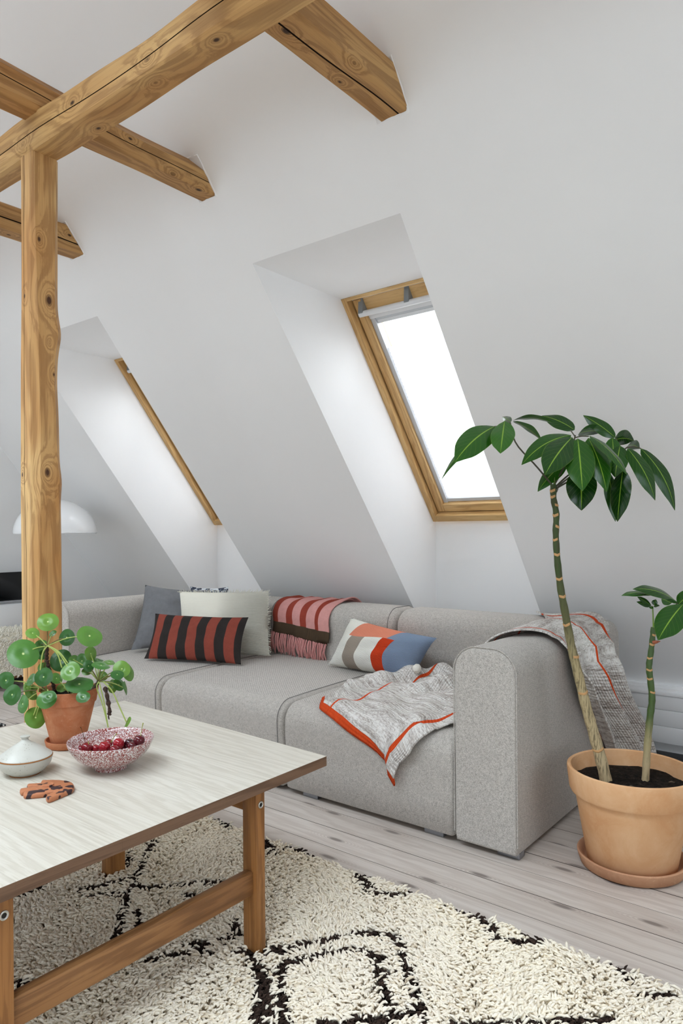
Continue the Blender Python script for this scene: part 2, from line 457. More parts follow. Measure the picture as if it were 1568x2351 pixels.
def window(k, x0, x1, label):
    s0, s1, o0 = 1.083, 2.512, .488
    base = SP((x0 + x1) / 2, s0, o0)
    w = bpy.data.objects.new('window_%d' % k, None); COL.objects.link(w); w.location = base; w.empty_display_size = .1
    struct(w, label)
    t = .030
    P = lambda nm, mat, *bx, **kw: slope_box(MB(), *bx).build(nm, mat, parent=w, bevel=kw.get('bevel', .002), bseg=2, smooth=False)
    # fixed lining, flush with the plaster
    P('lining_stile', PINE, x0 - .003, x0 + t, s0, s1, o0, o0 + .16); P('lining_stile', PINE, x1 - t, x1 + .003, s0, s1, o0, o0 + .16)
    P('lining_rail', PINE_X, x0 + t, x1 - t, s0, s0 + t + .012, o0, o0 + .16); P('lining_rail', PINE_X, x0 + t, x1 - t, s1 - t + .012, s1, o0, o0 + .16)
    sl = DARKGAP
    P('gap_strip', sl, x0 + t, x0 + t + .007, s0 + .03, s1 - .03, o0 + .05, o0 + .16, bevel=0); P('gap_strip', sl, x1 - t - .007, x1 - t, s0 + .03, s1 - .03, o0 + .05, o0 + .16, bevel=0)
    P('gap_strip', sl, x0 + t, x1 - t, s0 + t + .012, s0 + t + .019, o0 + .05, o0 + .16, bevel=0)
    # opening sash
    a0, a1, q0, q1 = x0 + t + .007, x1 - t - .007, s0 + t + .019, s1 - t - .002
    P('sash_stile', PINE, a0, a0 + .048, q0, q1, o0 + .035, o0 + .15); P('sash_stile', PINE, a1 - .048, a1, q0, q1, o0 + .035, o0 + .15)
    P('sash_rail', PINE_X, a0 + .048, a1 - .048, q0, q0 + .05, o0 + .035, o0 + .15); P('sash_rail', PINE_X, a0 + .048, a1 - .048, q1 - .075, q1, o0 + .045, o0 + .15)
    # handle bar across the head, on two brackets
    yb = q1 - .068
    bar = MB().tube([SP(a0 + .03, yb, o0 + .01), SP(a1 - .03, yb, o0 + .01)], .015, 14)
    bar.build('handle_bar', WHITEBAR, parent=w)
    for xx in (a0 + .045, (a0 + a1) / 2 - .03, a1 - .045):
        mbk = MB(); poly = [(yb - .012, o0 + .012), (yb + .012, o0 - .004), (yb + .075, o0 + .05), (yb + .005, o0 + .05)]
        V = [SP(xx + dx, s, o) for dx in (-.014, .014) for s, o in poly]
        mbk.add(V, [(0, 1, 2, 3), (7, 6, 5, 4), (0, 4, 5, 1), (1, 5, 6, 2), (2, 6, 7, 3), (3, 7, 4, 0)])
        mbk.build('bracket', BRACKET, parent=w, bevel=.003)
    # blind: side channels, head box, bottom rail, pleated cloth
    c0, c1, r0, r1 = a0 + .048, a1 - .048, q0 + .05, q1 - .075
    P('blind_channel', GREYMETAL, c0, c0 + .027, r0, r1, o0 + .055, o0 + .10); P('blind_channel', GREYMETAL, c1 - .027, c1, r0, r1, o0 + .055, o0 + .10)
    P('blind_head', WHITEBAR, c0, c1, r1 - .042, r1 + .004, o0 + .050, o0 + .10)
    P('blind_head', GREYMETAL, c0 + .027, c1 - .027, r1 - .056, r1 - .044, o0 + .062, o0 + .09)
    P('blind_rail', GREYMETAL, c0 + .027, c1 - .027, r0 + .004, r0 + .026, o0 + .060, o0 + .085)
    P('blind_rail', WHITEBAR, c0 + .027, c1 - .027, r1 - .078, r1 - .058, o0 + .066, o0 + .09)
    e0, e1 = r0 + .024, r0 + .024 + (r1 - r0) * .805
    n = 44; rows = []
    for i in range(2 * n + 1):
        s = e0 + (e1 - e0) * i / (2 * n); o = o0 + .074 + (.004 if i % 2 else -.004)
        rows.append([SP(c0 + .018, s, o), SP(c1 - .018, s, o)])
    MB().grid(rows).build('pleated_blind', BLIND, parent=w, smooth=False)
    slope_box(MB(), a0 + .03, a1 - .03, q0 + .03, q1 - .05, o0 + .122, o0 + .126).build('pane', GLASS, parent=w, smooth=False)
    return w
window(1, *WIN[0], 'large roof window with pine frame and white pleated blind above the sofa')
window(2, *WIN[1], 'roof window seen edge on in the reveal beside the post')

# ------------------------------------------------------------------ long low radiator by the knee wall
RAD = plain('white_enamel', (244, 244, 245), .4, .4)
rd = thing('radiator', 'long low white panel radiator along the foot of the wall', 'radiator', (.2, 3.66, 0))
RX0, RX1 = -1.9, 2.2
for z0, z1 in ((.058, .1385), (.1395, .2175), (.2185, .288)):
    MB().box((RX0, 3.672, z0), (RX1, 3.71, z1)).build('front_panel', RAD, parent=rd, bevel=.003)
MB().box((RX0, 3.665, .289), (RX1, 3.70, .303)).build('top_grille', RAD, parent=rd, bevel=.002)
MB().box((RX0, 3.69, .300), (RX1, 3.715, .318)).build('top_grille', RAD, parent=rd, bevel=.002)
MB().box((RX0, 3.705, .312), (RX1, 3.738, .330)).build('top_grille', RAD, parent=rd, bevel=.002)
for x in (-1.6, 0, 1.8): MB().box((x, 3.69, 0), (x + .04, 3.735, .32)).build('bracket', RAD, parent=rd)

# ================================================================== BEAMS AND POST
KY = [on_y(x, y, 1.243) for x, y in ((335, 134), (166, 236), (57, 335))] + [on_z(x, y, 2.405) for x, y in ((497, 92), (357, 195), (226, 297))]
KP = [(on_x(112, 690, -2.318), .014), (on_x(108, 1085, -2.318), .012), (on_x(90, 549, -2.318), .007), (on_x(112, 786, -2.318), .004), (on_y(52, 1090, 1.243), .006), (on_y(57, 680, 1.243), .006), (on_x(124, 860, -2.318), .005)]
KT = [[(on_z(657, 73, 2.512), .012), (on_x(816, 147, -1.30), .008), (on_z(780, 190, 2.512), .007)],
      [(on_x(399, 402, -2.258), .012), (on_z(456, 437, 2.512), .012), (on_z(332, 354, 2.512), .007), (on_x(300, 318, -2.258), .007)],
      [(on_x(160, 540, -3.25), .008), (on_z(20, 540, 2.512), .008)]]
def old_beam(name, i, x0, x1):
    return mat_wood(name, 1, (198, 158, 104), (174, 126, 74), (122, 82, 44), knot=(58, 36, 20), cross=14, rough=.6, streak=.5, knots=False, finec=.55, knots_at=KT[i], origin=((x0 + x1) / 2, 0, 2.512))
OLD_X = mat_wood('old_pine_purlin', 0, (203, 165, 110), (180, 134, 80), (128, 88, 48), knot=(64, 40, 22), cross=14, rough=.6, streak=.45, knots=False, finec=.5, knots_at=[(p, .009) for p in KY], origin=(-1.0, 1.294, 2.405))
OLD_Z = mat_wood('old_pine_post', 2, (212, 174, 118), (182, 130, 74), (134, 90, 48), knot=(74, 45, 24), cross=12, rough=.55, streak=.5, knots=False, finec=.5, knots_at=KP, origin=(-2.368, 1.294, 0))
CRACK = plain('dark_crack', (34, 22, 14), .9, .1)

def hewn(name, axis, lo, hi, mat, parent, n=70, ch=.012, wob=.0035, seed=0, notches=(), waney=0):
    """a hand-hewn timber: eight-sided section with wavering edges; notches are drying cracks as real V grooves
    (side, position across 0..1, depth, half width)"""
    r = random.Random(seed)
    ax = axis; o = [i for i in range(3) if i != ax]
    a0, a1 = lo[o[0]], hi[o[0]]; c0, c1 = lo[o[1]], hi[o[1]]
    ph = [r.uniform(0, 6.28) for _ in range(24)]
    def w(k, t): return (sin(t * 2.1 + ph[k]) * .5 + sin(t * 5.3 + ph[k + 1]) * .35 + sin(t * 13.7 + ph[k + 2]) * .2) * wob
    rows = []
    for i in range(n + 1):
        t = lo[ax] + (hi[ax] - lo[ax]) * i / n
        A0, A1, C0, C1 = a0 + w(0, t), a1 + w(4, t), c0 + w(8, t), c1 + w(12, t)
        h = [ch * (1 + .5 * sin(t * 3.1 + ph[k])) for k in range(4)]
        if waney: h[2] = waney * (1 + .25 * sin(t * 4 + 1)); 
        # counter-clockwise in (a, c)
        sides = [[(A0 + h[0], C0), (A1 - h[1], C0)], [(A1, C0 + h[1]), (A1, C1 - h[2])], [(A1 - h[2], C1), (A0 + h[3], C1)], [(A0, C1 - h[3]), (A0, C0 + h[0])]]
        nrm = [(0, 1), (-1, 0), (0, -1), (1, 0)]
        pts = []
        for k, (p, q) in enumerate(sides):
            pts.append(p)
            for (sd, pos, dp, hw) in notches:
                if sd == k:
                    pp = pos + .10 * sin(t * 1.7 + ph[k + 5]) + .03 * sin(t * 9 + ph[k + 7]); ln = math.hypot(q[0] - p[0], q[1] - p[1])
                    fade = smoothstep(0, .12, i / n) * smoothstep(1.0, .9, i / n) * (.6 + .4 * sin(t * 3.3 + ph[2]))
                    for e, dd in ((-1, 0), (0, 1), (1, 0)):
                        u = pp + e * hw / ln
                        pts.append((p[0] + (q[0] - p[0]) * u + nrm[k][0] * dp * dd * fade, p[1] + (q[1] - p[1]) * u + nrm[k][1] * dp * dd * fade))
            pts.append(q)
        row = []
        for p in pts:
            v = [0, 0, 0]; v[ax] = t; v[o[0]], v[o[1]] = p; row.append(tuple(v))
        rows.append(row)
    mb = MB().grid(rows, closed_u=True)
    m_ = len(rows[0])
    # darker bottom of the cracks
    for fi, f in enumerate(mb.f):
        j = f[0] % m_
        pos = 0
        idx = 0
        cnt = []
        for k in range(4):
            cnt.append('p')
            for (sd, *_r) in notches:
                if sd == k: cnt += ['a', 'b', 'c']
            cnt.append('q')
        if cnt[j] in ('a', 'b'): mb.mi[fi] = 1
    mb.add(rows[0], [tuple(range(m_))]); mb.add(rows[-1], [tuple(range(m_))[::-1]])
    return mb.build(name, [mat, CRACK], parent=parent, smooth=True, autosmooth=25)

TB = [(-1.425, -1.300, 'tie beam meeting the sloping wall over the big skylight, nearest of three', 0, ((0, .62, .02, .003), )),
      (-2.361, -2.258, 'dark knotty tie beam with rounded top crossing the purlin beside the post', .045, ((1, .55, .010, .0016), )),
      (-3.368, -3.250, 'farthest of the three tie beams, seen behind the post', 0, ((1, .40, .016, .003), ))]
for i, (x0, x1, lab, wn, nt) in enumerate(TB):
    t = thing('tie_beam', lab, 'beam', ((x0 + x1) / 2, 0, 2.512), 'tie beams set into the sloping wall')
    hewn('timber', 1, (x0, -2.6, 2.512), (x1, slope_y(2.51) + .02, 2.636 if i != 1 else 2.645), old_beam('old_pine_tie_beam', i, x0, x1), t, n=110, seed=11 + i, notches=nt, waney=wn, wob=.003)
    # ragged plaster where the timber enters the wall
    mb = MB(); r = random.Random(i)
    loop = []
    for (xa, za, xb, zb) in ((x0, 2.512, x1, 2.512), (x1, 2.512, x1, 2.64), (x1, 2.64, x0, 2.64), (x0, 2.64, x0, 2.512)):
        for k in range(7):
            u = k / 7; loop.append((xa + (xb - xa) * u, za + (zb - za) * u))
    cx_, cz_ = (x0 + x1) / 2, 2.575
    n_ = len(loop); rows = []
    for e, dy in ((-.002, -.003), (.002, -.003), (.007, .002)):
        row = []
        for (x, z) in loop:
            q = math.hypot(x - cx_, z - cz_); k = (e + r.uniform(-.0015, .004)) / q
            X, Z = x + (x - cx_) * k, z + (z - cz_) * k
            row.append((X, slope_y(Z) + dy, Z))
        rows.append(row)
    mb.grid(rows, closed_u=True).build('plaster_collar', W_PLASTER, parent=t)
pu = thing('purlin', 'long pale hewn purlin running under the tie beams and over the post', 'beam', (-1.0, 1.294, 2.405))
hewn('timber', 0, (XL, 1.243, 2.405), (XR, 1.345, 2.528), OLD_X, pu, n=160, seed=5, notches=((3, .55, .012, .0018),), wob=.008, ch=.012)
po = thing('post', 'upright timber post with knots standing behind the coffee table', 'post', (-2.368, 1.294, 0))
pob = hewn('timber', 2, (-2.416, 1.243, 0), (-2.318, 1.345, 2.405), OLD_Z, po, n=140, seed=3, notches=((0, .36, .007, .0012),), wob=.0025, ch=.016)
for v in pob.data.vertices:      # swellings round two big knots
    z = v.co.z
    g = .010 * math.exp(-((z - 1.80) / .06) ** 2) + .005 * math.exp(-((z - 1.28) / .05) ** 2) - .003 * math.exp(-((z - 1.62) / .08) ** 2)
    if v.co.y > .02: v.co.y += g
    if v.co.x > .02: v.co.x += g * .5

# ================================================================== SOFA
def mat_sofa(name):
    M = Mat(name); c = M.coord()
    s = M.sep(c)
    d1 = M.math('ADD', M.math('ADD', s[0], s[1]), s[2]); d2 = M.math('SUBTRACT', M.math('ADD', s[0], s[1]), s[2])
    k = 1150.0
    w1 = M.math('SINE', M.math('MULTIPLY', d1, k)); w2 = M.math('SINE', M.math('MULTIPLY', d2, k * .62))
    wv = M.math('MULTIPLY', w1, w2)
    n = M.noise(c, 330, 2, .7); n2 = M.noise(c, 90, 3, .6)
    f = M.math('ADD', M.math('MULTIPLY', wv, .13), M.math('ADD', M.math('MULTIPLY', n, .75), M.math('MULTIPLY', n2, .25)))
    M.col(M.ramp(f, [(.22, lin((108, 104, 100))), (.5, lin((176, 170, 163))), (.8, lin((216, 211, 204)))]))
    M.rough(.95); M.spec(.12); M.b.inputs['Sheen Weight'].default_value = .15; M.b.inputs['Sheen Roughness'].default_value = .5
    M.bump(f, .5, .0012)
    return M.m
SOFA = mat_sofa('grey_wool_weave')
PIPE = plain('grey_piping', (104, 102, 101), .9, .1)
FOOT = plain('sofa_foot_metal', (150, 152, 158), .3, .5, .8)
sofa = thing('sofa', 'long low grey modular sofa of three seats below the skylights', 'sofa', (-2.47, 2.75, 0))
def arc(cy, cz, r, a0, a1, n): return [(cy + r * cos(R(a0 + (a1 - a0) * i / n)), cz + r * sin(R(a0 + (a1 - a0) * i / n))) for i in range(n + 1)]
SEAT = [(2.205, .019), (2.190, .028), (2.184, .15), (2.177, .26)] + arc(2.257, .30, .08, 180, 90, 10)[0:] + [(2.4, .3855), (2.6, .3895), (2.8, .391), (3.03, .390), (3.03, .019)]
BACK = [(3.02, .03), (3.02, .38), (3.014, .50)] + arc(3.104, .606, .09, 180, 90, 10) + arc(3.205, .606, .09, 85, 0, 10) + [(3.30, .30), (3.295, .03)]

def soft_prism(profile, d0, d1, axis, inset=.020, steps=6):
    """prism whose two end faces roll over softly: the section shrinks towards its middle at the ends"""
    P = np.array(profile); nxt = np.roll(P, -1, 0); prv = np.roll(P, 1, 0)
    t = nxt - prv; t /= np.linalg.norm(t, axis=1)[:, None] + 1e-9
    nr = np.stack([t[:, 1], -t[:, 0]], 1)
    area = .5 * np.sum(P[:, 0] * nxt[:, 1] - nxt[:, 0] * P[:, 1])
    if area < 0: nr = -nr
    rows = []
    def ring(d, off):
        Q = P - nr * off
        rows.append([((d, q[0], q[1]) if axis == 0 else (q[0], d, q[1])) for q in Q])
    sgn = 1 if d1 > d0 else -1
    for i in range(steps + 1):
        a = pi / 2 * i / steps
        ring(d0 + sgn * inset * (1 - sin(a)), inset * (1 - cos(a)) if i else 0)
    rows = rows[::-1]
    tmp = rows; rows = []
    for i in range(steps + 1):
        a = pi / 2 * (1 - i / steps)
        ring(d0 + sgn * inset * (1 - sin(pi / 2 - a)) , inset * (1 - cos(pi / 2 - a)))
    # simple and safe: ring list from end 0 to end 1
    rows = []
    for i in range(steps + 1):
        a = pi / 2 * i / steps          # 0 at the very end face, pi/2 at full section
        ring(d0 + sgn * inset * (1 - cos(a)), inset * (1 - sin(a)))
    for k in range(1, 8): ring(d0 + (d1 - d0) * k / 8, 0)
    for i in range(steps + 1):
        a = pi / 2 * (1 - i / steps)
        ring(d1 - sgn * inset * (1 - cos(a)), inset * (1 - sin(a)))
    mb = MB().grid(rows, closed_u=True); n = len(P)
    mb.add(rows[0], [tuple(range(n))]); mb.add(rows[-1], [tuple(range(n))[::-1]])
    return mb
def seam(profile, d, axis, off, skip):
    P = profile[skip[0]:skip[1]]
    return [((d, y, z) if axis == 0 else (y, d, z)) for y, z in P]

MODS = [(-3.71, -2.886), (-2.880, -2.057), (-2.051, -1.240)]
for i, (x0, x1) in enumerate(MODS):
    st = soft_prism(SEAT, x0, x1, 0, .026).build('seat', SOFA, parent=sofa, weld=True, autosmooth=60)
    for x in ((x1 - .0225,) if i < 2 else ()) + ((x0 + .0225,) if i == 0 else ()):
        MB().tube([(x, y, z) for y, z in [(2.1875, .04), (2.181, .15), (2.1745, .26)] + arc(2.257, .30, .0832, 180, 90, 12) + [(2.4, .388), (2.6, .392), (2.8, .3935), (3.01, .393)]], .0013, 6).build('piping', PIPE, parent=st)
    bx0 = -3.94 if i == 0 else x0; bx1 = -1.005 if i == 2 else x1
    bk = soft_prism(BACK, bx0, bx1, 0, .07 if 0 else .045, 8).build('backrest', SOFA, parent=sofa, weld=True, autosmooth=60)
    for x in ((x1 - .037,) if i < 2 else ()):
        MB().tube([(x, y, z) for y, z in [(3.021, .39), (3.012, .50)] + arc(3.104, .606, .0905, 180, 90, 12) + arc(3.205, .606, .0905, 85, 0, 8)], .0013, 6).build('piping', PIPE, parent=bk)
def arm(x0, x1, label):
    r = .088
    prof = [(x0 + .008, .019), (x0, .05), (x0, .60 if 1 else 0)] + [(x0 + r + r * cos(R(a)), .612 + r * sin(R(a))) for a in np.linspace(180, 92, 11)] + \
           [(x1 - r + r * cos(R(a)), .612 + r * sin(R(a))) for a in np.linspace(86, 0, 11)] + [(x1, .30), (x1, .05), (x1 - .008, .019)]
    o = soft_prism(prof, 2.182, 3.06, 1, .016, 5).build('armrest', SOFA, parent=sofa, weld=True, autosmooth=60)
    P = [(x, 2.1865, z) for x, z in prof[1:-1]]
    MB().tube(curve(P, 70), .0022, 6).build('piping', SOFA, parent=o)
    return o
arm(-1.238, -1.004, None); arm(-3.945, -3.712, None)
for x in (-3.86, -2.98, -2.78, -2.16, -1.93, -1.34, -1.05):
    y = 2.225
    MB().box((x - .04, y - .012, 0), (x + .04, y + .03, .021)).build('foot', FOOT, parent=sofa, bevel=.002)
    MB().box((x - .04, 3.2, 0), (x + .04, 3.25, .032)).build('foot', FOOT, parent=sofa, bevel=.002)

# ------------------------------------------------------------------ cushions
def fabric(name, stops, interp='CONSTANT', var='u', weave=260, rough=.95, bumpd=.0008, rib=None, dirt=.25):
    M = Mat(name); uv = M.coord('UV'); s = M.sep(uv)
    if isinstance(stops, tuple): base = None
    else: base = M.ramp(s[0] if var == 'u' else s[1], stops, interp)
    ob = M.coord()
    n = M.noise(ob, weave, 3, .7); n2 = M.noise(ob, 35, 4, .6)
    f = M.math('ADD', M.math('MULTIPLY', n, .6), M.math('MULTIPLY', n2, .4))
    sh = M.ramp(f, [(.3, (.62, .62, .62)), (.7, (1.12, 1.12, 1.12))])
    cc = M.mix(dirt * 3, base if base is not None else stops, sh, 'MULTIPLY')
    M.col(cc); M.rough(rough); M.spec(.15)
    h = n
    if rib:
        h = M.math('SINE', M.math('MULTIPLY', s[0 if rib[0] == 'u' else 1], rib[1]))
    M.bump(h, .6, bumpd if not rib else .004)
    return M, cc

def pillow(name, mat, label, corners, T, n=30, pinch=.07, sag=.0, seed=1, wrinkle=.003, group='cushions on the sofa', cat='cushion', pw=.62):
    TL, TR, BR, BL = [Vector(c) for c in corners]
    N = ((TR - TL) + (BR - BL)).cross((BL - TL) + (BR - TR)).normalized()
    if N.dot(EYE - TL) < 0: N = -N
    r = random.Random(seed); ph = [r.uniform(0, 6.28) for _ in range(8)]
    def pt(u, v, side):
        a, c = 2 * u - 1, 2 * v - 1
        uu = .5 + (u - .5) * (1 - pinch * (1 - c * c)); vv = .5 + (v - .5) * (1 - pinch * 1.1 * (1 - a * a))
        p = TL.lerp(TR, uu).lerp(BL.lerp(BR, uu), 1 - vv)
        q = max(0, (1 - abs(a) ** 2.6) * (1 - abs(c) ** 2.6)) ** pw
        h = T / 2 * q
        h += wrinkle * q * (sin(a * 5 + c * 3 + ph[0]) + .7 * sin(c * 9 - a * 4 + ph[1]) + .5 * sin(a * 13 + ph[2]) * sin(c * 6))
        p = p + N * (h * side) - Vector((0, 0, sag * (1 - a * a) * (1 - v)))
        return p
    mb = MB()
    for side in (1, -1):
        rows = [[pt(j / n, i / n, side) for j in range(n + 1)] for i in range(n + 1)]
        mb.grid(rows)
    c = (BL + BR) / 2
    o = mb.build(name, mat, base=tuple(c), weld=True, autosmooth=80)
    tag(o, label, cat, group)
    return o, pt

GREYC, _ = fabric('grey_wool_cushion', lin((122, 123, 126)), weave=420)
pillow('cushion', GREYC.m, 'plain grey wool cushion in the corner against the left armrest', [(-3.69, 2.69, .775), (-3.36, 2.93, .742), (-3.22, 2.80, .42), (-3.585, 2.51, .405)], .14, seed=3, wrinkle=.006)
NAVY = Mat('navy_and_white_print'); _s = NAVY.sep(NAVY.coord('UV'))
_w = NAVY.noise(NAVY.mapping(NAVY.coord('UV'), (5, 9, 1)), 1.5, 2)
NAVY.col(NAVY.ramp(_w, [(.0, lin((222, 226, 230))), (.46, lin((222, 226, 230))), (.5, lin((60, 68, 86))), (.62, lin((46, 52, 68))), (.66, lin((170, 178, 190)))])); NAVY.rough(.95)
pillow('cushion', NAVY.m, 'navy and white patterned cushion peeping out behind the cream one', [(-3.62, 2.985, .750), (-3.26, 2.985, .762), (-3.20, 2.975, .43), (-3.55, 2.975, .43)], .035, seed=5)
CREAM = Mat('cream_crinkled_muslin'); _ob = CREAM.coord(); _uv = CREAM.coord('UV'); _sv = CREAM.sep(_uv)
_cr = CREAM.wave(CREAM.mapping(_uv, (4, 44, 1)), 1.0, 6, 3, 'Y', 1.5)
_fade = CREAM.ramp(_sv[0], [(.45, (.15, .15, .15)), (.85, (1, 1, 1))])
_h = CREAM.math('MULTIPLY', _cr, _fade)
CREAM.col(CREAM.mix(CREAM.math('MULTIPLY', _h, .22), lin((240, 237, 223)), lin((208, 202, 182)))); CREAM.rough(.95); CREAM.spec(.1); CREAM.bump(_h, .8, .007)
co, cpt = pillow('cushion', CREAM.m, 'cream crinkled muslin cushion with a fringed edge', [(-3.395, 2.72, .745), (-2.87, 2.94, .755), (-2.775, 2.845, .408), (-3.235, 2.60, .41)], .13, pinch=.03, seed=8, wrinkle=.004)
mb = MB(); r = random.Random(4)
for k in range(150):
    if k < 95: u, v = k / 95, 1.0
    else: u, v = 1.0, (k - 95) / 55
    p = cpt(u, v, 1); outw = (p - cpt(.5, .5, 1)).normalized(); 
    q = p + outw * r.uniform(.008, .02) + Vector((r.uniform(-.008, .008), r.uniform(-.008, .004), r.uniform(-.004, .01)))
    mb.tube([p - outw * .004, (p + q) / 2 + Vector((r.uniform(-.003, .003),) * 3), q], [.0016, .0014, .0008], 5)
fr = mb.build('fringe', CREAM.m, parent=co); fr['kind'] = 'stuff'
DK, RD = lin((48, 43, 41)), lin((138, 68, 56))
STR, _ = fabric('rust_and_black_stripes', [(0, DK), (.05, RD), (.145, DK), (.25, RD), (.35, DK), (.45, RD), (.555, DK), (.655, RD), (.755, DK), (.85, RD), (.945, DK)], weave=330, dirt=.2)
pillow('cushion', STR.m, 'oblong rust red and black striped cushion in front of the cream one', [(-3.42, 2.562, .628), (-2.815, 2.725, .632), (-2.745, 2.60, .400), (-3.318, 2.408, .398)], .12, pinch=.06, seed=2, wrinkle=.003)
# knitted colour-block cushion
KN = Mat('knitted_colour_blocks'); _uv = KN.coord('UV'); _s = KN.sep(_uv)
_du = KN.math('ADD', _s[0], KN.math('MULTIPLY', KN.math('SINE', KN.math('MULTIPLY', _s[1], 4.2)), .035))
_low = KN.ramp(_du, [(0, lin((232, 230, 222))), (.25, lin((158, 146, 134))), (.415, lin((232, 230, 222))), (.615, lin((202, 66, 34))), (.745, lin((128, 144, 168)))], 'CONSTANT')
_top = KN.ramp(_du, [(0, lin((232, 230, 222))), (.20, lin((222, 138, 112))), (.66, lin((128, 144, 168)))], 'CONSTANT')
_dv = KN.math('GREATER_THAN', KN.math('ADD', _s[1], KN.math('MULTIPLY', KN.math('SINE', KN.math('MULTIPLY', _s[0], 7.0)), .05)), .70)
_c = KN.mix(_dv, _low, _top)
_rib = KN.math('SINE', KN.math('MULTIPLY', KN.math('ADD', _s[1], KN.math('MULTIPLY', _s[0], .25)), 330))
KN.col(KN.mix(.12, _c, KN.ramp(_rib, [(0, (.45, .45, .45)), (.6, (1, 1, 1))]), 'MULTIPLY')); KN.rough(.95); KN.spec(.1); KN.bump(_rib, .5, .003)
ko, kpt = pillow('cushion', KN.m, 'knitted cushion in white, coral, orange and blue blocks near the knit blanket', [(-2.285, 2.955, .645), (-1.695, 2.84, .603), (-1.80, 2.80, .405), (-2.37, 2.865, .402)], .19, pinch=.075, sag=.01, seed=6, wrinkle=.004)
WHT = Mat('white_wool_yarn'); WHT.col(lin((226, 222, 212))); WHT.rough(.95); WHT.bump(WHT.noise(WHT.coord(), 220, 3), .8, .004)
pc = dep(957, 1535, depth((-1.80, 2.80, .42)) - .05)
mb = MB(); 
prf = [(0, -.021)] + [(.021 * sin(pi * i / 10), -.021 * cos(pi * i / 10)) for i in range(1, 10)] + [(0, .021)]
mb.lathe(prf, pc, 18); 
pom = mb.build('pompom', WHT.m, parent=ko, weld=True)
for v in pom.data.vertices: v.co += Vector((random.uniform(-1, 1), random.uniform(-1, 1), random.uniform(-1, 1))) * .0016

# ------------------------------------------------------------------ pink striped throw over the middle backrest
PK, BR_ = lin((208, 150, 145)), lin((148, 64, 50))
TH, thc = fabric('pink_and_rust_wool', [(0, BR_), (.11, PK), (.25, BR_), (.37, PK), (.52, BR_), (.64, PK), (.80, BR_), (.92, PK)], weave=300, dirt=.18)
_s = TH.sep(TH.coord('UV'))
TH.col(TH.mix(TH.ramp(_s[1], [(0, (1, 1, 1)), (.095, (0, 0, 0))], 'CONSTANT'), thc, lin((74, 60, 46))))
BPATH = polyline([(0, 3.0135, .52), (0, 3.012, .55), (0, 3.012, .60)] + [(0, y, z) for y, z in arc(3.104, .606, .0935, 175, 90, 10)] + [(0, y, z) for y, z in arc(3.205, .606, .0935, 85, 0, 10)] + [(0, 3.303, .45)])
tw = thing('throw', 'pink and rust striped wool throw with pink fringe hung over the backrest', 'throw', (-2.69, 3.1, .70), 'throws and blankets')
def throw_pt(u, v):
    p = BPATH(v)
    nxt = BPATH(min(1, v + .01)); t = (nxt - BPATH(max(0, v - .01))).normalized(); nrm = Vector((0, t.z, -t.y)) * -1
    nrm = Vector((0, -t.z, t.y))
    x = -2.892 + .398 * u + .018 * smoothstep(.12, .6, v) + .006 * sin(v * 20)
    fold = .0045 * sin(u * 17 + v * 5) + .003 * sin(u * 31 - v * 9) + .006
    if v < .4: fold += (.4 - v) * .03 * (1 + .5 * sin(u * 12))
    q = p + nrm * fold; q.x = x
    q.z -= .045 * u * max(0, 1 - v * 2.5)
    return q
rows = [[throw_pt(j / 60, i / 60) for j in range(61)] for i in range(61)]
add_mod_solid(MB().grid(rows).build('cloth', TH.m, parent=tw), .006)
rows = [[throw_pt(.86 + .17 * j / 20, .02 + .98 * i / 60) + Vector((.012 * (j / 20), -.012, .010 * smoothstep(.3, .5, i / 60))) for j in range(21)] for i in range(61)]
uvr = [[(.62 + .16 * j / 20, .02 + .98 * i / 60) for j in range(21)] for i in range(61)]
add_mod_solid(MB().grid(rows, uvr).build('folded_layer', TH.m, parent=tw), .006)
FRG, _ = fabric('pink_wool_fringe', lin((212, 150, 146)), weave=400)
mb = MB(); r = random.Random(9)
for k in range(40):
    u = (k + .5) / 40
    for q in range(2):
        p = throw_pt(u, .0) + Vector((r.uniform(-.004, .004), r.uniform(-.008, .004), .004))
        L = r.uniform(.09, .125); sw = r.uniform(-.022, .012)
        pts = [p + Vector((sw * t * t + .003 * sin(t * 7 + k), -.012 * sin(pi * t) - .004, -L * t)) for t in (0, .25, .5, .75, 1)]
        mb.tube(pts, [.003, .0038, .0034, .0036, .002], 6)
f_ = mb.build('fringe', FRG.m, parent=tw); f_['kind'] = 'stuff'

# ------------------------------------------------------------------ knitted blankets
def mat_knit(name, stripes_u, stripes_v, along):
    M = Mat(name); uv = M.coord('UV'); s = M.sep(uv)
    sc = (46, 210, 1) if along == 'u' else (210, 46, 1)
    n = M.noise(M.mapping(uv, sc), 1.0, 3, .7)
    sc2 = (5.0, 34, 1) if along == 'u' else (34, 5.0, 1)
    n2 = M.noise(M.mapping(uv, sc2), 1.0, 3, .6)
    f = M.math('ADD', M.math('MULTIPLY', n, .55), M.math('MULTIPLY', n2, .5))
    c = M.ramp(f, [(.40, lin((148, 138, 131))), (.50, lin((194, 187, 181))), (.59, lin((226, 223, 218)))])
    mask = None
    for ch, lst in ((0, stripes_u), (1, stripes_v)):
        for (p, w) in lst:
            q = M.math('LESS_THAN', M.math('ABSOLUTE', M.math('SUBTRACT', s[ch], p)), w)
            mask = q if mask is None else M.math('MAXIMUM', mask, q)
    c = M.mix(mask, c, lin((204, 74, 34)))
    M.col(c); M.rough(.95); M.spec(.1)
    row = M.math('SINE', M.math('MULTIPLY', s[1 if along == 'u' else 0], 420)); col_ = M.math('SINE', M.math('MULTIPLY', s[0 if along == 'u' else 1], 520))
    M.bump(M.math('ADD', M.math('MULTIPLY', row, .6), M.math('MULTIPLY', col_, .5)), .7, .003)
    return M.m
SPATH_L = .744 + .126 + .27
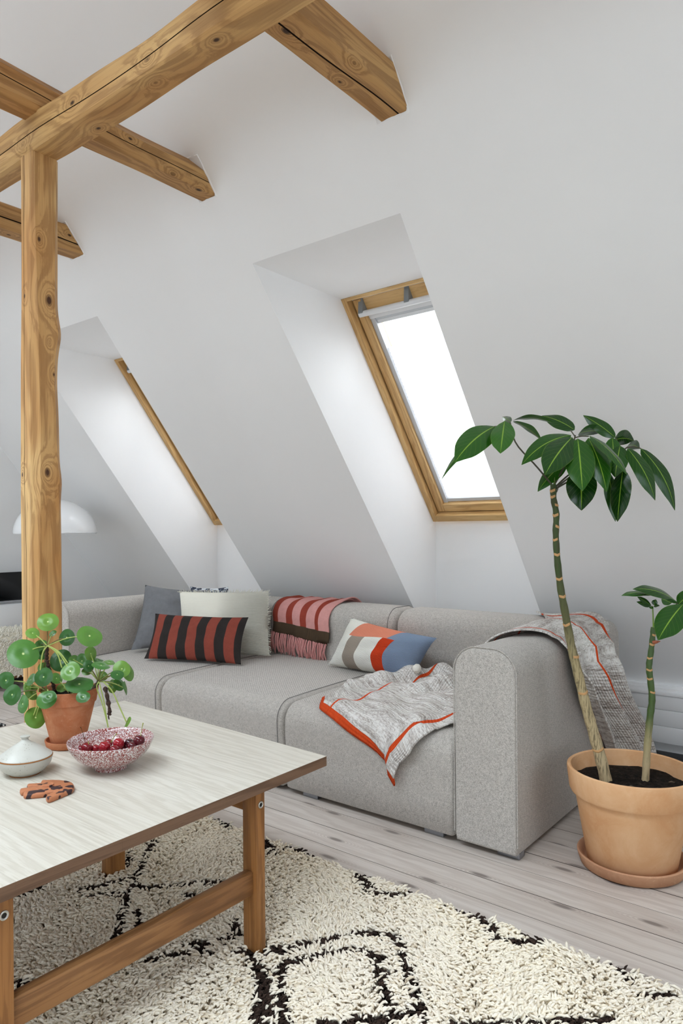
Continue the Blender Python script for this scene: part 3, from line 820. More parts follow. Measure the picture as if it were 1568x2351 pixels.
def seat_path(l, off):
    """point and normal on the seat: l = 0 at the backrest, runs forward over the rounded front and down"""
    if l < .744: return Vector((0, 3.0 - l, .391 + off)) + Vector((0, 0, -.006 * smoothstep(.5, .744, l)))
    if l < .870:
        a = R(90 + 90 * (l - .744) / .126); return Vector((0, 2.257 + (.083 + off) * cos(a), .30 + (.083 + off) * sin(a)))
    return Vector((0, 2.174 - off + .006 * smoothstep(.87, 1.1, l), .30 - (l - .870)))
topc = polyline([(-1.93, .03, 0), (-1.72, .01, 0), (-1.5, .05, 0), (-1.262, .08, 0)])
leftc = polyline([(-1.93, .03, 0), (-1.975, .24, 0), (-2.015, .39, 0), (-1.965, .55, 0), (-1.945, .69, 0)])
botc = polyline([(-1.945, .69, 0), (-1.875, .79, 0), (-1.735, .838, 0), (-1.642, .872, 0), (-1.56, .90, 0), (-1.518, .925, 0), (-1.512, .975, 0), (-1.485, 1.008, 0)])
rightc = polyline([(-1.262, .08, 0), (-1.262, .40, 0), (-1.265, .70, 0), (-1.335, .81, 0), (-1.386, .87, 0), (-1.436, .92, 0), (-1.45, .96, 0), (-1.460, 1.006, 0)])
def coons(u, v):
    T0, T1, B0, B1 = topc(0), topc(1), botc(0), Vector((-1.4725, 1.007, 0))
    t, bt, l_, r_ = topc(u), botc(u), leftc(v), rightc(v)
    return t * (1 - v) + bt * v + l_ * (1 - u) + r_ * u - (T0 * (1 - u) * (1 - v) + T1 * u * (1 - v) + B0 * (1 - u) * v + B1 * u * v)
NB = 110
rows = []
for i in range(NB + 1):
    row = []
    for j in range(NB + 1):
        u, v = j / NB, i / NB
        q = coons(u, v); l = max(0, q.y)
        bunch = smoothstep(.62, .20, l)                       # heaped up towards the backrest
        h = .006 + bunch * (.030 + .024 * sin(q.x * 26 + l * 21 + .8 * sin(l * 9)) + .014 * sin(q.x * 13 - l * 37 + 1.2) + .010 * sin(q.x * 51 + l * 28))
        h += (1 - bunch) * (.007 + .007 * sin(q.x * 34 - l * 17 + sin(q.x * 9)) + .005 * sin(q.x * 19 + l * 41))
        if l > .78: h += .014 * smoothstep(.80, 1.0, l) * (1 + sin(u * 9 + l * 6)) * .6 + .008 * smoothstep(.5, 1, u)
        lb = smoothstep(0, .05, v) * smoothstep(1, .95, v) * smoothstep(0, .04, u)
        h = .006 + (h - .006) * (.35 + .65 * lb)
        p = seat_path(l, h); p.x = q.x
        row.append(p)
    rows.append(row)
KB1 = mat_knit('knit_marl_with_orange_lines', [(0.90, .017), (.30, .007)], [(.985, .02)], 'u')
o = MB().grid(rows).build('knit_blanket', KB1, base=(-1.6, 2.4, .39))
add_mod_solid(o, .006)
tag(o, 'marled grey knit blanket with orange border spilling off the right seat', 'blanket', 'throws and blankets')

# the second one lies over the back corner and hangs outside the right armrest
CORNER = polyline(curve([(-1.262, 0, .625), (-1.225, 0, .678), (-1.17, 0, .708), (-1.10, 0, .714), (-1.035, 0, .695), (-1.000, 0, .640), (-.988, 0, .54), (-.98, 0, .32), (-.97, 0, .07)], 80))
def corner_pt(u, v):
    # u: 0 inner edge .. 1 bottom hem outside ; v: 0 front edge .. 1 rear edge
    XP = polyline([(-1.262, 0, .625), (-1.225, 0, .678), (-1.18, 0, .706), (-1.10, 0, .712), (-1.04, 0, .698), (-1.006, 0, .655), (-.992, 0, .60), (-.985, 0, .40), (-.97, 0, .07)]) if 0 else CORNER
    p = XP(u)
    hang = smoothstep(.62, .30, p.z)
    yf = 2.40 + .16 * smoothstep(0, .35, u) + .42 * smoothstep(.38, 1.0, u)
    yr = 3.215 - .19 * smoothstep(.18, .42, u) + .33 * smoothstep(.46, 1, u)
    y = yf + (yr - yf) * v
    out = smoothstep(.70, .52, p.z)
    fold = (.022 * sin(v * 15 + 1.0 + u * 2) + .015 * sin(v * 29 + u * 4) + .026) * out * (1 + .8 * u) + .010 * sin(v * 11 + u * 9) * (1 - out) * .8
    lift = .008 + .016 * math.exp(-((v - .35) / .2) ** 2)
    if p.z > .60: p.z += lift + fold * .5
    p.x += fold + (0.012 if u > .3 else 0)
    p.x -= .11 * smoothstep(.75, 1.0, v) * smoothstep(.22, 0, u)
    if v > .72: p.z = max(p.z, p.z + (.70 - p.z + .012) * smoothstep(.72, .80, v) * smoothstep(.2, .0, u))
    p.y = y + .012 * sin(u * 9) * v
    return p
rows = [[corner_pt(j / 90, i / 100) for j in range(91)] for i in range(101)]
KB2 = mat_knit('knit_marl_with_orange_grid', [], [(.07, .011), (.40, .008), (.88, .020)], 'v')
o = MB().grid(rows).build('knit_blanket', KB2, base=(-1.1, 3.0, .70))
add_mod_solid(o, .006)
tag(o, 'marled grey knit blanket with orange lines hanging over the right rear corner of the sofa', 'blanket', 'throws and blankets')

# ================================================================== COFFEE TABLE
T_TOP = mat_wood('soaped_oak_top', 0, (207, 202, 191), (201, 195, 183), (160, 150, 132), knots=False, cross=24, rough=.5, streak=.26, finec=.5, per_object=True)
T_END = mat_wood('smoked_oak_edge', 1, (124, 96, 76), (110, 82, 62), (78, 56, 42), knots=False, cross=16, rough=.6, streak=.5)
OAK_Z = mat_wood('oiled_oak_leg', 2, (172, 122, 72), (152, 102, 56), (112, 72, 38), knots=False, cross=16, rough=.45, streak=.55, finec=.6)
OAK_Y = mat_wood('oiled_oak_stretcher', 1, (160, 116, 74), (142, 98, 60), (104, 68, 40), knots=False, cross=16, rough=.45, streak=.6, finec=.6)
OAK_X = mat_wood('oiled_oak_rail', 0, (166, 118, 70), (146, 100, 56), (108, 70, 38), knots=False, cross=16, rough=.45, streak=.5, finec=.6)
TZ0, TZ1 = .439, .466
tb = thing('coffee_table', 'low oak coffee table with pale soaped top and brown legs', 'table', (-1.8, 1.0, 0))
ys = [.28, .42, .545, .641, .747, .868, .963, 1.159, 1.303, 1.54]
def far_y(x): return 1.5385 + (-1.28 - x) * .047
def right_x(y): return -1.28 + (1.54 - y) * .010
for a, c in zip(ys, ys[1:]):
    last = c == 1.54
    V = []
    for z in (TZ0, TZ1):
        V += [(-2.312, a + .0001, z), (right_x(a), a + .0001, z), (right_x(c), (far_y(-1.28) if last else c - .0001), z), (-2.312, (far_y(-2.312) if last else c - .0001), z)]
    mb = MB()
    mb.add(V, [(4, 5, 6, 7)], mi=0)
    mb.add(V, [(0, 3, 2, 1), (0, 1, 5, 4), (1, 2, 6, 5), (2, 3, 7, 6), (3, 0, 4, 7)], mi=1)
    mb.build('tabletop_plank', [T_TOP, T_END], parent=tb, weld=True, smooth=False)
BOLT = plain('steel_bolt_ring', (196, 194, 188), .3, .5, .8); BOLTD = plain('bolt_socket', (30, 28, 26), .5, .3)
LEG = dict()
for nm, (lx0, lx1, ly0, ly1) in dict(a=(-1.346, -1.296, 1.276, 1.308), b=(-1.346, -1.296, .612, .650), c=(-1.998, -1.948, 1.284, 1.338), d=(-1.998, -1.948, .60, .65)).items():
    lg = MB().box((lx0, ly0, .012), (lx1, ly1, TZ0)).build('leg', OAK_Z, parent=tb, bevel=.003)
    if nm in 'ab':
        c = (lx1, (ly0 + ly1) / 2, .401)
        mb = MB(); rr = .0088
        rows = []
        for rad, dx in ((rr, 0), (rr, .0022), (rr * .82, .003), (rr * .62, .0024), (rr * .55, .0016)):
            rows.append([(c[0] + dx, c[1] + rad * cos(2 * pi * k / 24), c[2] + rad * sin(2 * pi * k / 24)) for k in range(24)])
        mb.grid(rows, closed_u=True); bo = mb.build('bolt', BOLT, parent=lg)
        mb = MB(); rows = [[(c[0] + .0013, c[1] + rad * cos(2 * pi * k / 24), c[2] + rad * sin(2 * pi * k / 24)) for k in range(24)] for rad in (rr * .6, .0001)]
        mb.grid(rows, closed_u=True).build('bolt_socket', BOLTD, parent=lg)
MB().box((-1.334, .650, .172), (-1.308, 1.276, .232)).build('stretcher', OAK_Y, parent=tb, bevel=.003)
MB().box((-1.986, .650, .172), (-1.960, 1.284, .232)).build('stretcher', OAK_Y, parent=tb, bevel=.003)
MB().box((-1.948, 1.281, .378), (-1.346, 1.303, TZ0)).build('apron', OAK_X, parent=tb, bevel=.002)
MB().box((-1.948, .618, .378), (-1.346, .642, TZ0)).build('apron', OAK_X, parent=tb, bevel=.002)

# ================================================================== SHAG RUG
RX = (-2.285, .12); RY = (.30, 1.785)
rug = thing('shag_rug', 'thick cream shaggy wool rug with dark brown double lines', 'rug', (-1.2, 1.0, 0))
MB().box((RX[0], RY[0], .0), (RX[1], RY[1], .012)).build('rug_backing', plain('rug_backing', (150, 138, 120), 1, 0), parent=rug)
A = lambda pts: [on_z(600 + x / 1.62, 1780 + y / 1.62, .035) for x, y in pts]
B = lambda pts: [on_z(x / 2, 1780 + y / 2, .035) for x, y in pts]
LINES = [A([(-10, 640), (60, 640), (130, 622), (250, 605), (350, 588), (430, 575), (515, 585)]),
         A([(60, 690), (120, 672), (200, 660), (300, 645), (390, 640), (450, 655)]),
         A([(515, 585), (535, 650), (548, 705), (565, 770), (590, 850), (615, 930)]),
         A([(435, 655), (450, 720), (455, 790), (480, 850)]),
         A([(60, 690), (62, 760), (78, 840), (72, 930)]), A([(-5, 690), (5, 760), (10, 850), (15, 930)]),
         A([(290, 905), (360, 885), (440, 890), (520, 872), (600, 850)]), A([(80, 915), (180, 925), (300, 930)]),
         A([(350, 318), (375, 370), (405, 412), (470, 430), (545, 420)]), A([(520, 385), (545, 405), (620, 430)]), 
         A([(680, 450), (740, 480), (800, 512)]), A([(800, 512), (845, 545), (870, 592), (940, 600), (1010, 605), (1080, 600)]),
         A([(980, 570), (1040, 590), (1110, 605), (1180, 628), (1240, 635)]), A([(1240, 632), (1290, 680), (1335, 720), (1365, 750)]),
         A([(1330, 690), (1400, 712), (1480, 740), (1568, 765)]), A([(1410, 795), (1450, 805), (1530, 795)]),
         A([(720, 920), (870, 915), (960, 910), (1040, 912)]), A([(1020, 905), (1110, 898), (1190, 888), (1290, 885)]),
         A([(10, 240), (30, 262), (45, 285)]), A([(90, 258), (150, 278), (200, 290)]), A([(230, 290), (262, 300)]),
         B([(715, 285), (665, 345), (650, 410), (625, 480), (590, 545), (568, 625), (548, 700), (500, 790), (470, 830)]),
         B([(585, 340), (575, 400)]), B([(650, 600), (655, 660), (625, 715)]),
         B([(370, 505), (440, 492), (510, 480), (585, 462)]), B([(400, 540), (480, 532), (550, 525)]),
         B([(55, 545), (120, 545), (170, 520), (215, 492)]),
         B([(650, 500), (740, 495), (830, 492), (930, 480), (1020, 472), (1110, 468)]), B([(840, 540), (920, 540), (1000, 525), (1060, 505)]),
         B([(690, 825), (780, 815), (870, 800), (930, 775)]), B([(860, 760), (960, 752), (1060, 740), (1110, 715)]), B([(1080, 650), (1100, 690), (1115, 720)]),
         B([(1100, 790), (1180, 790), (1250, 770), (1290, 765)]), B([(930, 780), (980, 810)]),
         B([(1150, 820), (1180, 880), (1180, 960), (1170, 1040), (1165, 1140)]), B([(1290, 860), (1280, 950), (1270, 1040), (1290, 1140)]),
         B([(75, 930), (130, 945), (190, 975)]), B([(990, 190), (1030, 210), (1060, 235)]), B([(1215, 280), (1240, 320), (1255, 350)]),
         B([(1480, 1110), (1568, 1120)])]
def build_pile():
    sp = .0069
    nx = int((RX[1] - RX[0]) / sp); ny = int((RY[1] - RY[0]) / sp)
    gx, gy = np.meshgrid(np.arange(nx), np.arange(ny))
    x = RX[0] + (gx.ravel() + rng.uniform(0, 1, nx * ny)) * sp; y = RY[0] + (gy.ravel() + rng.uniform(0, 1, nx * ny)) * sp
    # only where the frame or its surroundings can see it
    X = np.stack([x, y], 1)
    zc = -x * sin(YAW) + y * cos(YAW); xc = x * cos(YAW) + y * sin(YAW)
    px = PCX + FPX * xc / np.maximum(zc, .05); py = PCY + FPX * CAM_H / np.maximum(zc, .05)
    seen = (zc > .2) & (px > -260) & (px < 1830) & (py < 2600)
    keep = seen | (rng.uniform(0, 1, nx * ny) < .42)                    # thinner where only another viewpoint would look
    x, y = x[keep], y[keep]; n = len(x); thick = np.where(seen[keep], 1.0, 1.45)
    dmin = np.full(n, 9.0)
    for pl in LINES:
        for a, c in zip(pl, pl[1:]):
            ax, ay, cx, cy = a.x, a.y, c.x, c.y
            L2 = (cx - ax) ** 2 + (cy - ay) ** 2 + 1e-9
            t = np.clip(((x - ax) * (cx - ax) + (y - ay) * (cy - ay)) / L2, 0, 1)
            dmin = np.minimum(dmin, np.hypot(x - ax - t * (cx - ax), y - ay - t * (cy - ay)))
    dark = dmin < (.0132 + rng.normal(0, .004, n))
    ang = 2.0 * np.sin(x * 5.1 + 1.3) * np.cos(y * 6.3) + 1.2 * np.sin(x * 17 + y * 13) + rng.normal(0, .85, n) - 1.2
    Lh = rng.uniform(.010, .027, n); H = rng.uniform(.020, .033, n)
    H *= .85 + .25 * np.sin(x * 9 + y * 4) * np.sin(y * 11 - x * 3); H[dark] *= .72; Lh[dark] *= .8
    dx, dy = np.cos(ang), np.sin(ang)
    ts = np.array([0, .45, .8, 1.0]); rad = np.array([.0024, .0033, .0033, .0014]) 
    rscale = rng.uniform(.75, 1.25, n) * thick
    k = 5; verts = np.empty((n, 4, k, 3), np.float32)
    th = np.arange(k) * 2 * pi / k
    kink = rng.normal(0, .005, n)
    for i, t in enumerate(ts):
        hx = x + dx * Lh * t * t - dy * kink * sin(pi * t); hy = y + dy * Lh * t * t + dx * kink * sin(pi * t); hz = .010 + H * (1.6 * t - .75 * t * t)
        tx, ty, tz = dx * Lh * 2 * t, dy * Lh * 2 * t, H * (1.6 - 1.5 * t)
        nn = np.sqrt(tx ** 2 + ty ** 2 + tz ** 2); tx, ty, tz = tx / nn, ty / nn, tz / nn
        ex, ey = -dy, dx
        fx, fy, fz = -tz * ey * -1 * -1, tz * ex * -1 * -1, tx * ey - ty * ex
        fx, fy, fz = -(tz * ey), tz * ex, tx * ey - ty * ex
        fn = np.sqrt(fx ** 2 + fy ** 2 + fz ** 2) + 1e-9
        for j in range(k):
            r_ = rad[i] * rscale
            verts[:, i, j, 0] = hx + r_ * (cos(th[j]) * ex + sin(th[j]) * fx / fn)
            verts[:, i, j, 1] = hy + r_ * (cos(th[j]) * ey + sin(th[j]) * fy / fn)
            verts[:, i, j, 2] = hz + r_ * (sin(th[j]) * fz / fn)
    tone = rng.normal(0, 1, n)
    patch = .5 * np.sin(x * 3.1 + 2) * np.sin(y * 4.3 + x) + .3 * np.sin(x * 9 + y * 7)
    return verts, dark, tone, patch
def tuft_object(name, V, col, mat, parent):
    n = V.shape[0]; base = np.array(parent_base(parent, (0, 0, 0)), np.float32)
    co = (V - base).reshape(-1, 3)
    q = []
    for i in range(3):
        for j in range(5):
            q.append((i * 5 + j, i * 5 + (j + 1) % 5, (i + 1) * 5 + (j + 1) % 5, (i + 1) * 5 + j))
    q = np.array(q)
    quads = (q[None] + (np.arange(n) * 20)[:, None, None]).reshape(-1)
    tip = (np.array([15, 16, 17, 18, 19])[None] + (np.arange(n) * 20)[:, None]).reshape(-1)
    loops = np.concatenate([quads, tip]).astype(np.int32)
    nq = n * 15
    me = bpy.data.meshes.new(name)
    me.vertices.add(len(co)); me.vertices.foreach_set('co', co.ravel())
    me.loops.add(len(loops)); me.loops.foreach_set('vertex_index', loops)
    me.polygons.add(nq + n)
    me.polygons.foreach_set('loop_start', np.concatenate([np.arange(nq) * 4, nq * 4 + np.arange(n) * 5]).astype(np.int32))
    me.polygons.foreach_set('use_smooth', np.ones(nq + n, bool))
    at = me.color_attributes.new('yarn_colour', 'FLOAT_COLOR', 'POINT')
    c4 = np.repeat(np.concatenate([col, np.ones((n, 1))], 1)[:, None, :], 20, 1).astype(np.float32)
    at.data.foreach_set('color', c4.ravel())
    me.materials.append(mat); me.update(calc_edges=True); me.validate()
    o = bpy.data.objects.new(name, me); COL.objects.link(o); o.parent = parent; o['kind'] = 'stuff'
    return o
YARN = Mat('wool_yarn'); _a = YARN.n('Attribute'); _a.attribute_name = 'yarn_colour'
YARN.col(_a.outputs['Color']); YARN.rough(.9); YARN.spec(.15); YARN.bump(YARN.noise(YARN.coord(), 500, 2), .5, .002)
V_, dk_, tone_, patch_ = build_pile()
cream = np.array(lin((250, 241, 222))[:3]); grey = np.array(lin((240, 231, 217))[:3]); tan_ = np.array(lin((208, 188, 152))[:3])
w1_ = np.clip(.35 + .5 * patch_ + .18 * tone_, 0, 1)[:, None]
cc_ = cream * (1 - w1_) + grey * w1_
w2_ = (np.clip(tone_ - 1.0, 0, 1) * .5)[:, None]; cc_ = cc_ * (1 - w2_) + tan_ * w2_
db_ = np.array(lin((52, 40, 34))[:3])[None] * (1 + .35 * tone_[:, None].clip(-1.5, 2))
tuft_object('cream_pile', V_[~dk_], cc_[~dk_], YARN.m, rug)
tuft_object('dark_pile', V_[dk_], db_[dk_], YARN.m, rug)['label'] = 'dark brown wool lines in the pile'

# ================================================================== THINGS ON THE TABLE
def mat_terracotta(name, a, b_, sc=14):
    M = Mat(name); c = M.coord(); n = M.noise(c, sc, 5, .65, .6); n2 = M.noise(c, 120, 3, .6)
    cc = M.mix(M.ramp(n, [(.38, (0, 0, 0)), (.68, (1, 1, 1))]), lin(a), lin(b_))
    cc = M.mix(M.math('MULTIPLY', M.ramp(n2, [(.6, (0, 0, 0)), (.75, (1, 1, 1))]), .25), cc, lin((232, 196, 160)))
    M.col(cc); M.rough(.8); M.spec(.2); M.bump(n2, .2, .001); return M.m
def mat_soil(name):
    M = Mat(name); c = M.coord(); n = M.noise(c, 70, 6, .75)
    M.col(M.ramp(n, [(.35, lin((18, 14, 12))), (.6, lin((52, 42, 34))), (.78, lin((120, 104, 88)))])); M.rough(.95); M.spec(.2); M.bump(n, 1.0, .02); return M.m
SOIL = mat_soil('potting_soil')
def soil_mound(c, r, name, parent, seed=0):
    q = random.Random(seed); rows = []
    for i in range(14):
        rr = r * i / 13; 
        rows.append([(c[0] + rr * cos(2 * pi * k / 36), c[1] + rr * sin(2 * pi * k / 36), c[2] + q.uniform(-.004, .006) + .006 * (1 - i / 13)) for k in range(36)])
    return MB().grid(rows, closed_u=True).build(name, SOIL, parent=parent, weld=True)

# -- terracotta pot with a pancake plant
TER = mat_terracotta('terracotta_small_pot', (184, 112, 76), (196, 134, 98), 22)
PC = on_z(157, 1711, .466)
sauc = MB().lathe([(0.0005, 0), (.056, 0), (.062, .005), (.0655, .018), (.066, .022), (.062, .022), (.058, .012), (.053, .009), (.0005, .009)], PC, 56)
o = sauc.build('pot_saucer', TER, base=tuple(PC), weld=True, autosmooth=50)
tag(o, 'small terracotta saucer under the pancake plant pot on the table', 'saucer', 'terracotta saucers')
pp = thing('potted_pancake_plant', 'bushy pancake plant with round leaves in a small terracotta pot', 'potted plant', (PC.x, PC.y, PC.z + .0095))
PT = PC + Vector((0, 0, .0095))
pot = MB().lathe([(.0005, 0), (.0475, 0), (.049, .003), (.0765, .119), (.0765, .1205), (.0805, .1215), (.0868, .158), (.0868, .161), (.0810, .161), (.077, .145), (.072, .11), (.0005, .105)], PT, 64)
pot.build('pot', TER, parent=pp, weld=True, autosmooth=35)
soil_mound(PT + Vector((0, 0, .142)), .0765, 'soil', pp, 1)

def mat_leaf_round(name):
    M = Mat(name); uv = M.coord('UV'); s = M.sep(uv)
    dx = M.math('SUBTRACT', s[0], .5); dy = M.math('SUBTRACT', s[1], .5)
    d = M.math('SQRT', M.math('ADD', M.math('MULTIPLY', dx, dx), M.math('MULTIPLY', dy, dy)))
    oi = M.n('ObjectInfo')
    a = M.ramp(oi.outputs['Random'], [(0, lin((44, 90, 34))), (.45, lin((74, 124, 50))), (1, lin((118, 158, 62)))])
    n = M.noise(M.coord(), 40, 3)
    a = M.mix(M.math('MULTIPLY', n, .4), a, lin((50, 96, 50)))
    M.col(M.mix(M.ramp(d, [(.018, (1, 1, 1)), (.05, (0, 0, 0))]), a, lin((206, 220, 150))))
    M.rough(.32); M.spec(.45); M.b.inputs['Transmission Weight'].default_value = 0.0
    M.b.inputs['Subsurface Weight'].default_value = 0.0
    M.bump(n, .25, .003); return M.m
LEAFR = mat_leaf_round('pancake_leaf_green')
PETI = plain('pale_green_petiole', (164, 180, 98), .5, .3); PETD = plain('brown_green_petiole', (116, 108, 66), .5, .3)
BARK = Mat('dark_scaly_stem'); _n = BARK.noise(BARK.coord(), 160, 4, .7)
BARK.col(BARK.ramp(_n, [(.35, lin((34, 22, 18))), (.7, lin((92, 66, 50)))])); BARK.rough(.9); BARK.bump(_n, 1, .006)
D0 = depth(PC)
def c5(x, y, dd=0.0): return dep(x / 3.7333, 1380 + y / 3.7333, D0 + dd)
def disc_leaf(cx, cy, a, bb, ang, dd, hub, hubdd=0.0, flip=1, cup=.12, pet=PETI):
    c = c5(cx, cy, dd); Rr = a / 3.7333 / FPX * (D0 + dd)
    ratio = min(.995, bb / a) if bb <= a else min(.995, a / bb)
    if bb > a: Rr *= bb / a; ang += 90
    tilt = math.acos(ratio)
    vt = (EYE - c).normalized()
    rr = CR; uu = vt.cross(rr).normalized(); rr = uu.cross(vt)
    mj = rr * cos(R(ang)) + uu * sin(R(ang)); mn = -rr * sin(R(ang)) + uu * cos(R(ang))
    if mn.z < 0: mn = -mn
    n = vt * cos(tilt) + mn * sin(tilt) * flip                      # face turned up
    e2 = n.cross(mj).normalized()
    q = random.Random(int(cx * 31 + cy)); ph = q.uniform(0, 6.28); off = Vector((q.uniform(-.1, .1), q.uniform(.05, .25), 0))
    rows = []; UV = []; nr, ns = 7, 28
    for i in range(nr):
        t = i / (nr - 1); row = []; uvr = []
        for k in range(ns):
            A = 2 * pi * k / ns
            rad = Rr * (1 + .045 * sin(2 * A + ph) + .05 * max(0, cos(A + ph)) ** 6)
            x, y = cos(A) * t, sin(A) * t
            h = Rr * (cup * (t * t) * -1 + .07 * math.exp(-(t * 3.2) ** 2) * -1 + .05 * t * t * sin(2 * A + ph + 1) + .04 * sin(3 * A + ph) * t ** 3 + .05 * math.exp(-((t - .45) / .2) ** 2))
            row.append(c + mj * (x * rad) + e2 * (y * rad) + n * h); uvr.append((.5 + .5 * x, .5 + .5 * y))
        rows.append(row); UV.append(uvr)
    lf = MB().grid(rows, UV, closed_u=True).build('leaf', LEAFR, parent=pp, weld=True, autosmooth=90)
    if hub is not None:
        h0 = c5(hub[0], hub[1], hubdd); att = c - n * (Rr * .13)
        mid = (h0 + att) / 2 + Vector((0, 0, .25 * (att - h0).length * (.6 if att.z > h0.z - .02 else 1.0))) * .5
        MB().tube(curve([h0, mid, att], 9), [.0017] * 6 + [.0015, .0014, .0013], 6).build('petiole', pet, parent=lf)
    return lf
H1, H2, H3, H4 = (405, 385), (845, 690), (400, 770), (600, 800)
LV = [(410, 175, 85, 78, 0, -.005, H1, 0), (280, 272, 60, 43, -5, .01, H1, 0), (200, 447, 135, 116, -8, -.05, H1, 0), (570, 312, 65, 70, 0, .01, H1, 0),
      (770, 295, 105, 86, -35, .0, H1, 0), (450, 275, 36, 20, 42, .03, H1, 0), (352, 372, 50, 45, 20, .03, H1, 0), (362, 450, 52, 50, 0, .04, H1, 0),
      (522, 508, 92, 90, 0, .04, H1, 0), (378, 572, 50, 50, 0, .05, H1, 0), (371, 650, 72, 80, 0, -.06, H3, 0), (600, 598, 86, 72, 30, -.07, H1, 0),
      (680, 705, 110, 70, 6, -.06, H4, 0), (485, 660, 52, 44, -30, .0, H4, 0), (712, 818, 57, 50, 20, -.11, H4, -.02), (398, 840, 82, 74, 40, -.108, H3, 0),
      (285, 785, 62, 62, 0, .02, H3, 0), (48, 680, 60, 76, 0, .0, H3, 0), (100, 802, 68, 86, 0, -.02, H3, 0), (190, 882, 40, 76, 0, -.05, H3, 0),
      (308, 996, 96, 80, -48, -.05, H3, 0), (262, 672, 30, 56, -35, .0, H3, 0), (228, 742, 34, 46, 0, .02, H3, 0), (780, 450, 50, 60, 15, .03, H2, 0),
      (760, 556, 46, 50, 30, -.01, H2, 0), (700, 512, 52, 62, -20, .04, H2, 0), (628, 498, 42, 36, 0, .05, H2, 0), (868, 546, 76, 32, -8, -.02, H2, 0),
      (838, 502, 46, 18, -5, .04, H2, 0), (938, 522, 52, 20, -8, .03, H2, 0), (1005, 628, 56, 40, -15, -.03, H2, 0), (1045, 580, 72, 70, -20, .0, H2, 0),
      (1108, 612, 44, 76, 12, .02, H2, 0), (1022, 715, 44, 56, 20, .02, H2, 0), (1080, 746, 14, 58, 14, -.01, H2, 0), (960, 730, 40, 56, 0, .03, H2, 0),
      (780, 756, 52, 42, 10, .01, H2, 0), (548, 742, 58, 44, 0, .02, H4, 0), (660, 770, 40, 34, 0, .03, H4, 0), (742, 600, 40, 34, 0, .05, H2, 0),
      (880, 640, 44, 40, 0, .05, H2, 0)]
for i, (cx, cy, a, bb, an, dd, hub, hd) in enumerate(LV):
    disc_leaf(cx, cy, a, bb, an, dd, hub, hd, pet=PETI if i % 3 else PETD)
disc_leaf(420, 815, 54, 48, 20, -.128, H3, 0)
disc_leaf(1090, 1038, 16, 48, -25, -.03, None)
mb = MB().tube(curve([c5(405, 380), c5(400, 470, .01), c5(415, 560, .01), c5(450, 690, .01), c5(470, 790, .01)], 30), [.0055 + .0018 * sin(i * 2.4) for i in range(30)], 8)
mb.build('stem', BARK.m, parent=pp)
MB().tube(curve([c5(845, 685), c5(830, 720), c5(800, 760), c5(760, 800, .01)], 16), [.005 + .0014 * sin(i * 2.4) for i in range(16)], 8).build('stem', BARK.m, parent=pp)
MB().tube(curve([c5(900, 740, -.02), c5(915, 800, -.035), c5(930, 880, -.04), c5(940, 950, -.04), c5(930, 985, -.04), c5(935, 1015, -.04)], 26), [(.0035 + .0042 * random.random()) * (1 if i < 19 else .35) for i in range(26)], 9).build('dry_root', BARK.m, parent=pp)
for pts in ([(845, 690), (830, 745), (880, 890), (928, 1085)], [(850, 695), (890, 860), (925, 1070)], [(885, 690), (960, 770), (1030, 920), (1082, 1035)], [(405, 385), (365, 450), (345, 600)], [(415, 385), (490, 450), (530, 570)], [(430, 390), (510, 440), (580, 530)],
            [(330, 740), (320, 880), (285, 985)]):
    MB().tube(curve([c5(x, y, -.04 if x > 800 else -.05) for x, y in pts], 14), .0019, 6).build('petiole', PETI, parent=pp)

# -- lidded stoneware jar
STONE = Mat('speckled_white_glaze'); _c = STONE.coord(); _v = STONE.voronoi(_c, 190); _n = STONE.noise(_c, 30, 4)
_k = STONE.math('MULTIPLY', STONE.ramp(_v.outputs['Distance'], [(.10, (1, 1, 1)), (.2, (0, 0, 0))]), STONE.ramp(_n, [(.52, (0, 0, 0)), (.6, (1, 1, 1))]))
STONE.col(STONE.mix(_k, STONE.mix(_n, lin((200, 200, 194)), lin((180, 178, 168))), lin((92, 78, 64)))); STONE.rough(.35); STONE.spec(.4); STONE.bump(_n, .2, .004)
RUST = plain('bare_rust_clay_rim', (150, 96, 48), .6, .3)
JC = on_z(58, 1775, .466)
jar = thing('lidded_jar', 'small white speckled stoneware jar with a pointed lid', 'jar', tuple(JC))
MB().lathe([(.0005, .002), (.038, .002), (.040, .004), (.050, .010), (.0635, .025), (.0675, .038), (.068, .0435), (.064, .0435), (.06, .03), (.0005, .012)], JC, 56).build('body', STONE.m, parent=jar, weld=True)
MB().lathe([(.0005, 0), (.0385, 0), (.0395, .0022), (.037, .003), (.0005, .003)], JC, 48).build('foot_ring', RUST, parent=jar, weld=True)
MB().lathe([(.066, .0432), (.0686, .0438), (.0688, .0455), (.066, .0462)], JC, 56).build('rim', RUST, parent=jar)
ld = MB().lathe([(.0665, .0455), (.067, .0475), (.060, .053), (.045, .064), (.030, .074), (.018, .081), (.0105, .0865), (.0085, .0905), (.0005, .0905)], JC, 56).build('lid', STONE.m, parent=jar, weld=True)
MB().lathe([(.0075, .089), (.0085, .0925), (.0120, .096), (.0125, .0985), (.009, .0995), (.0005, .0988)], JC, 32).build('knob', STONE.m, parent=ld, weld=True)

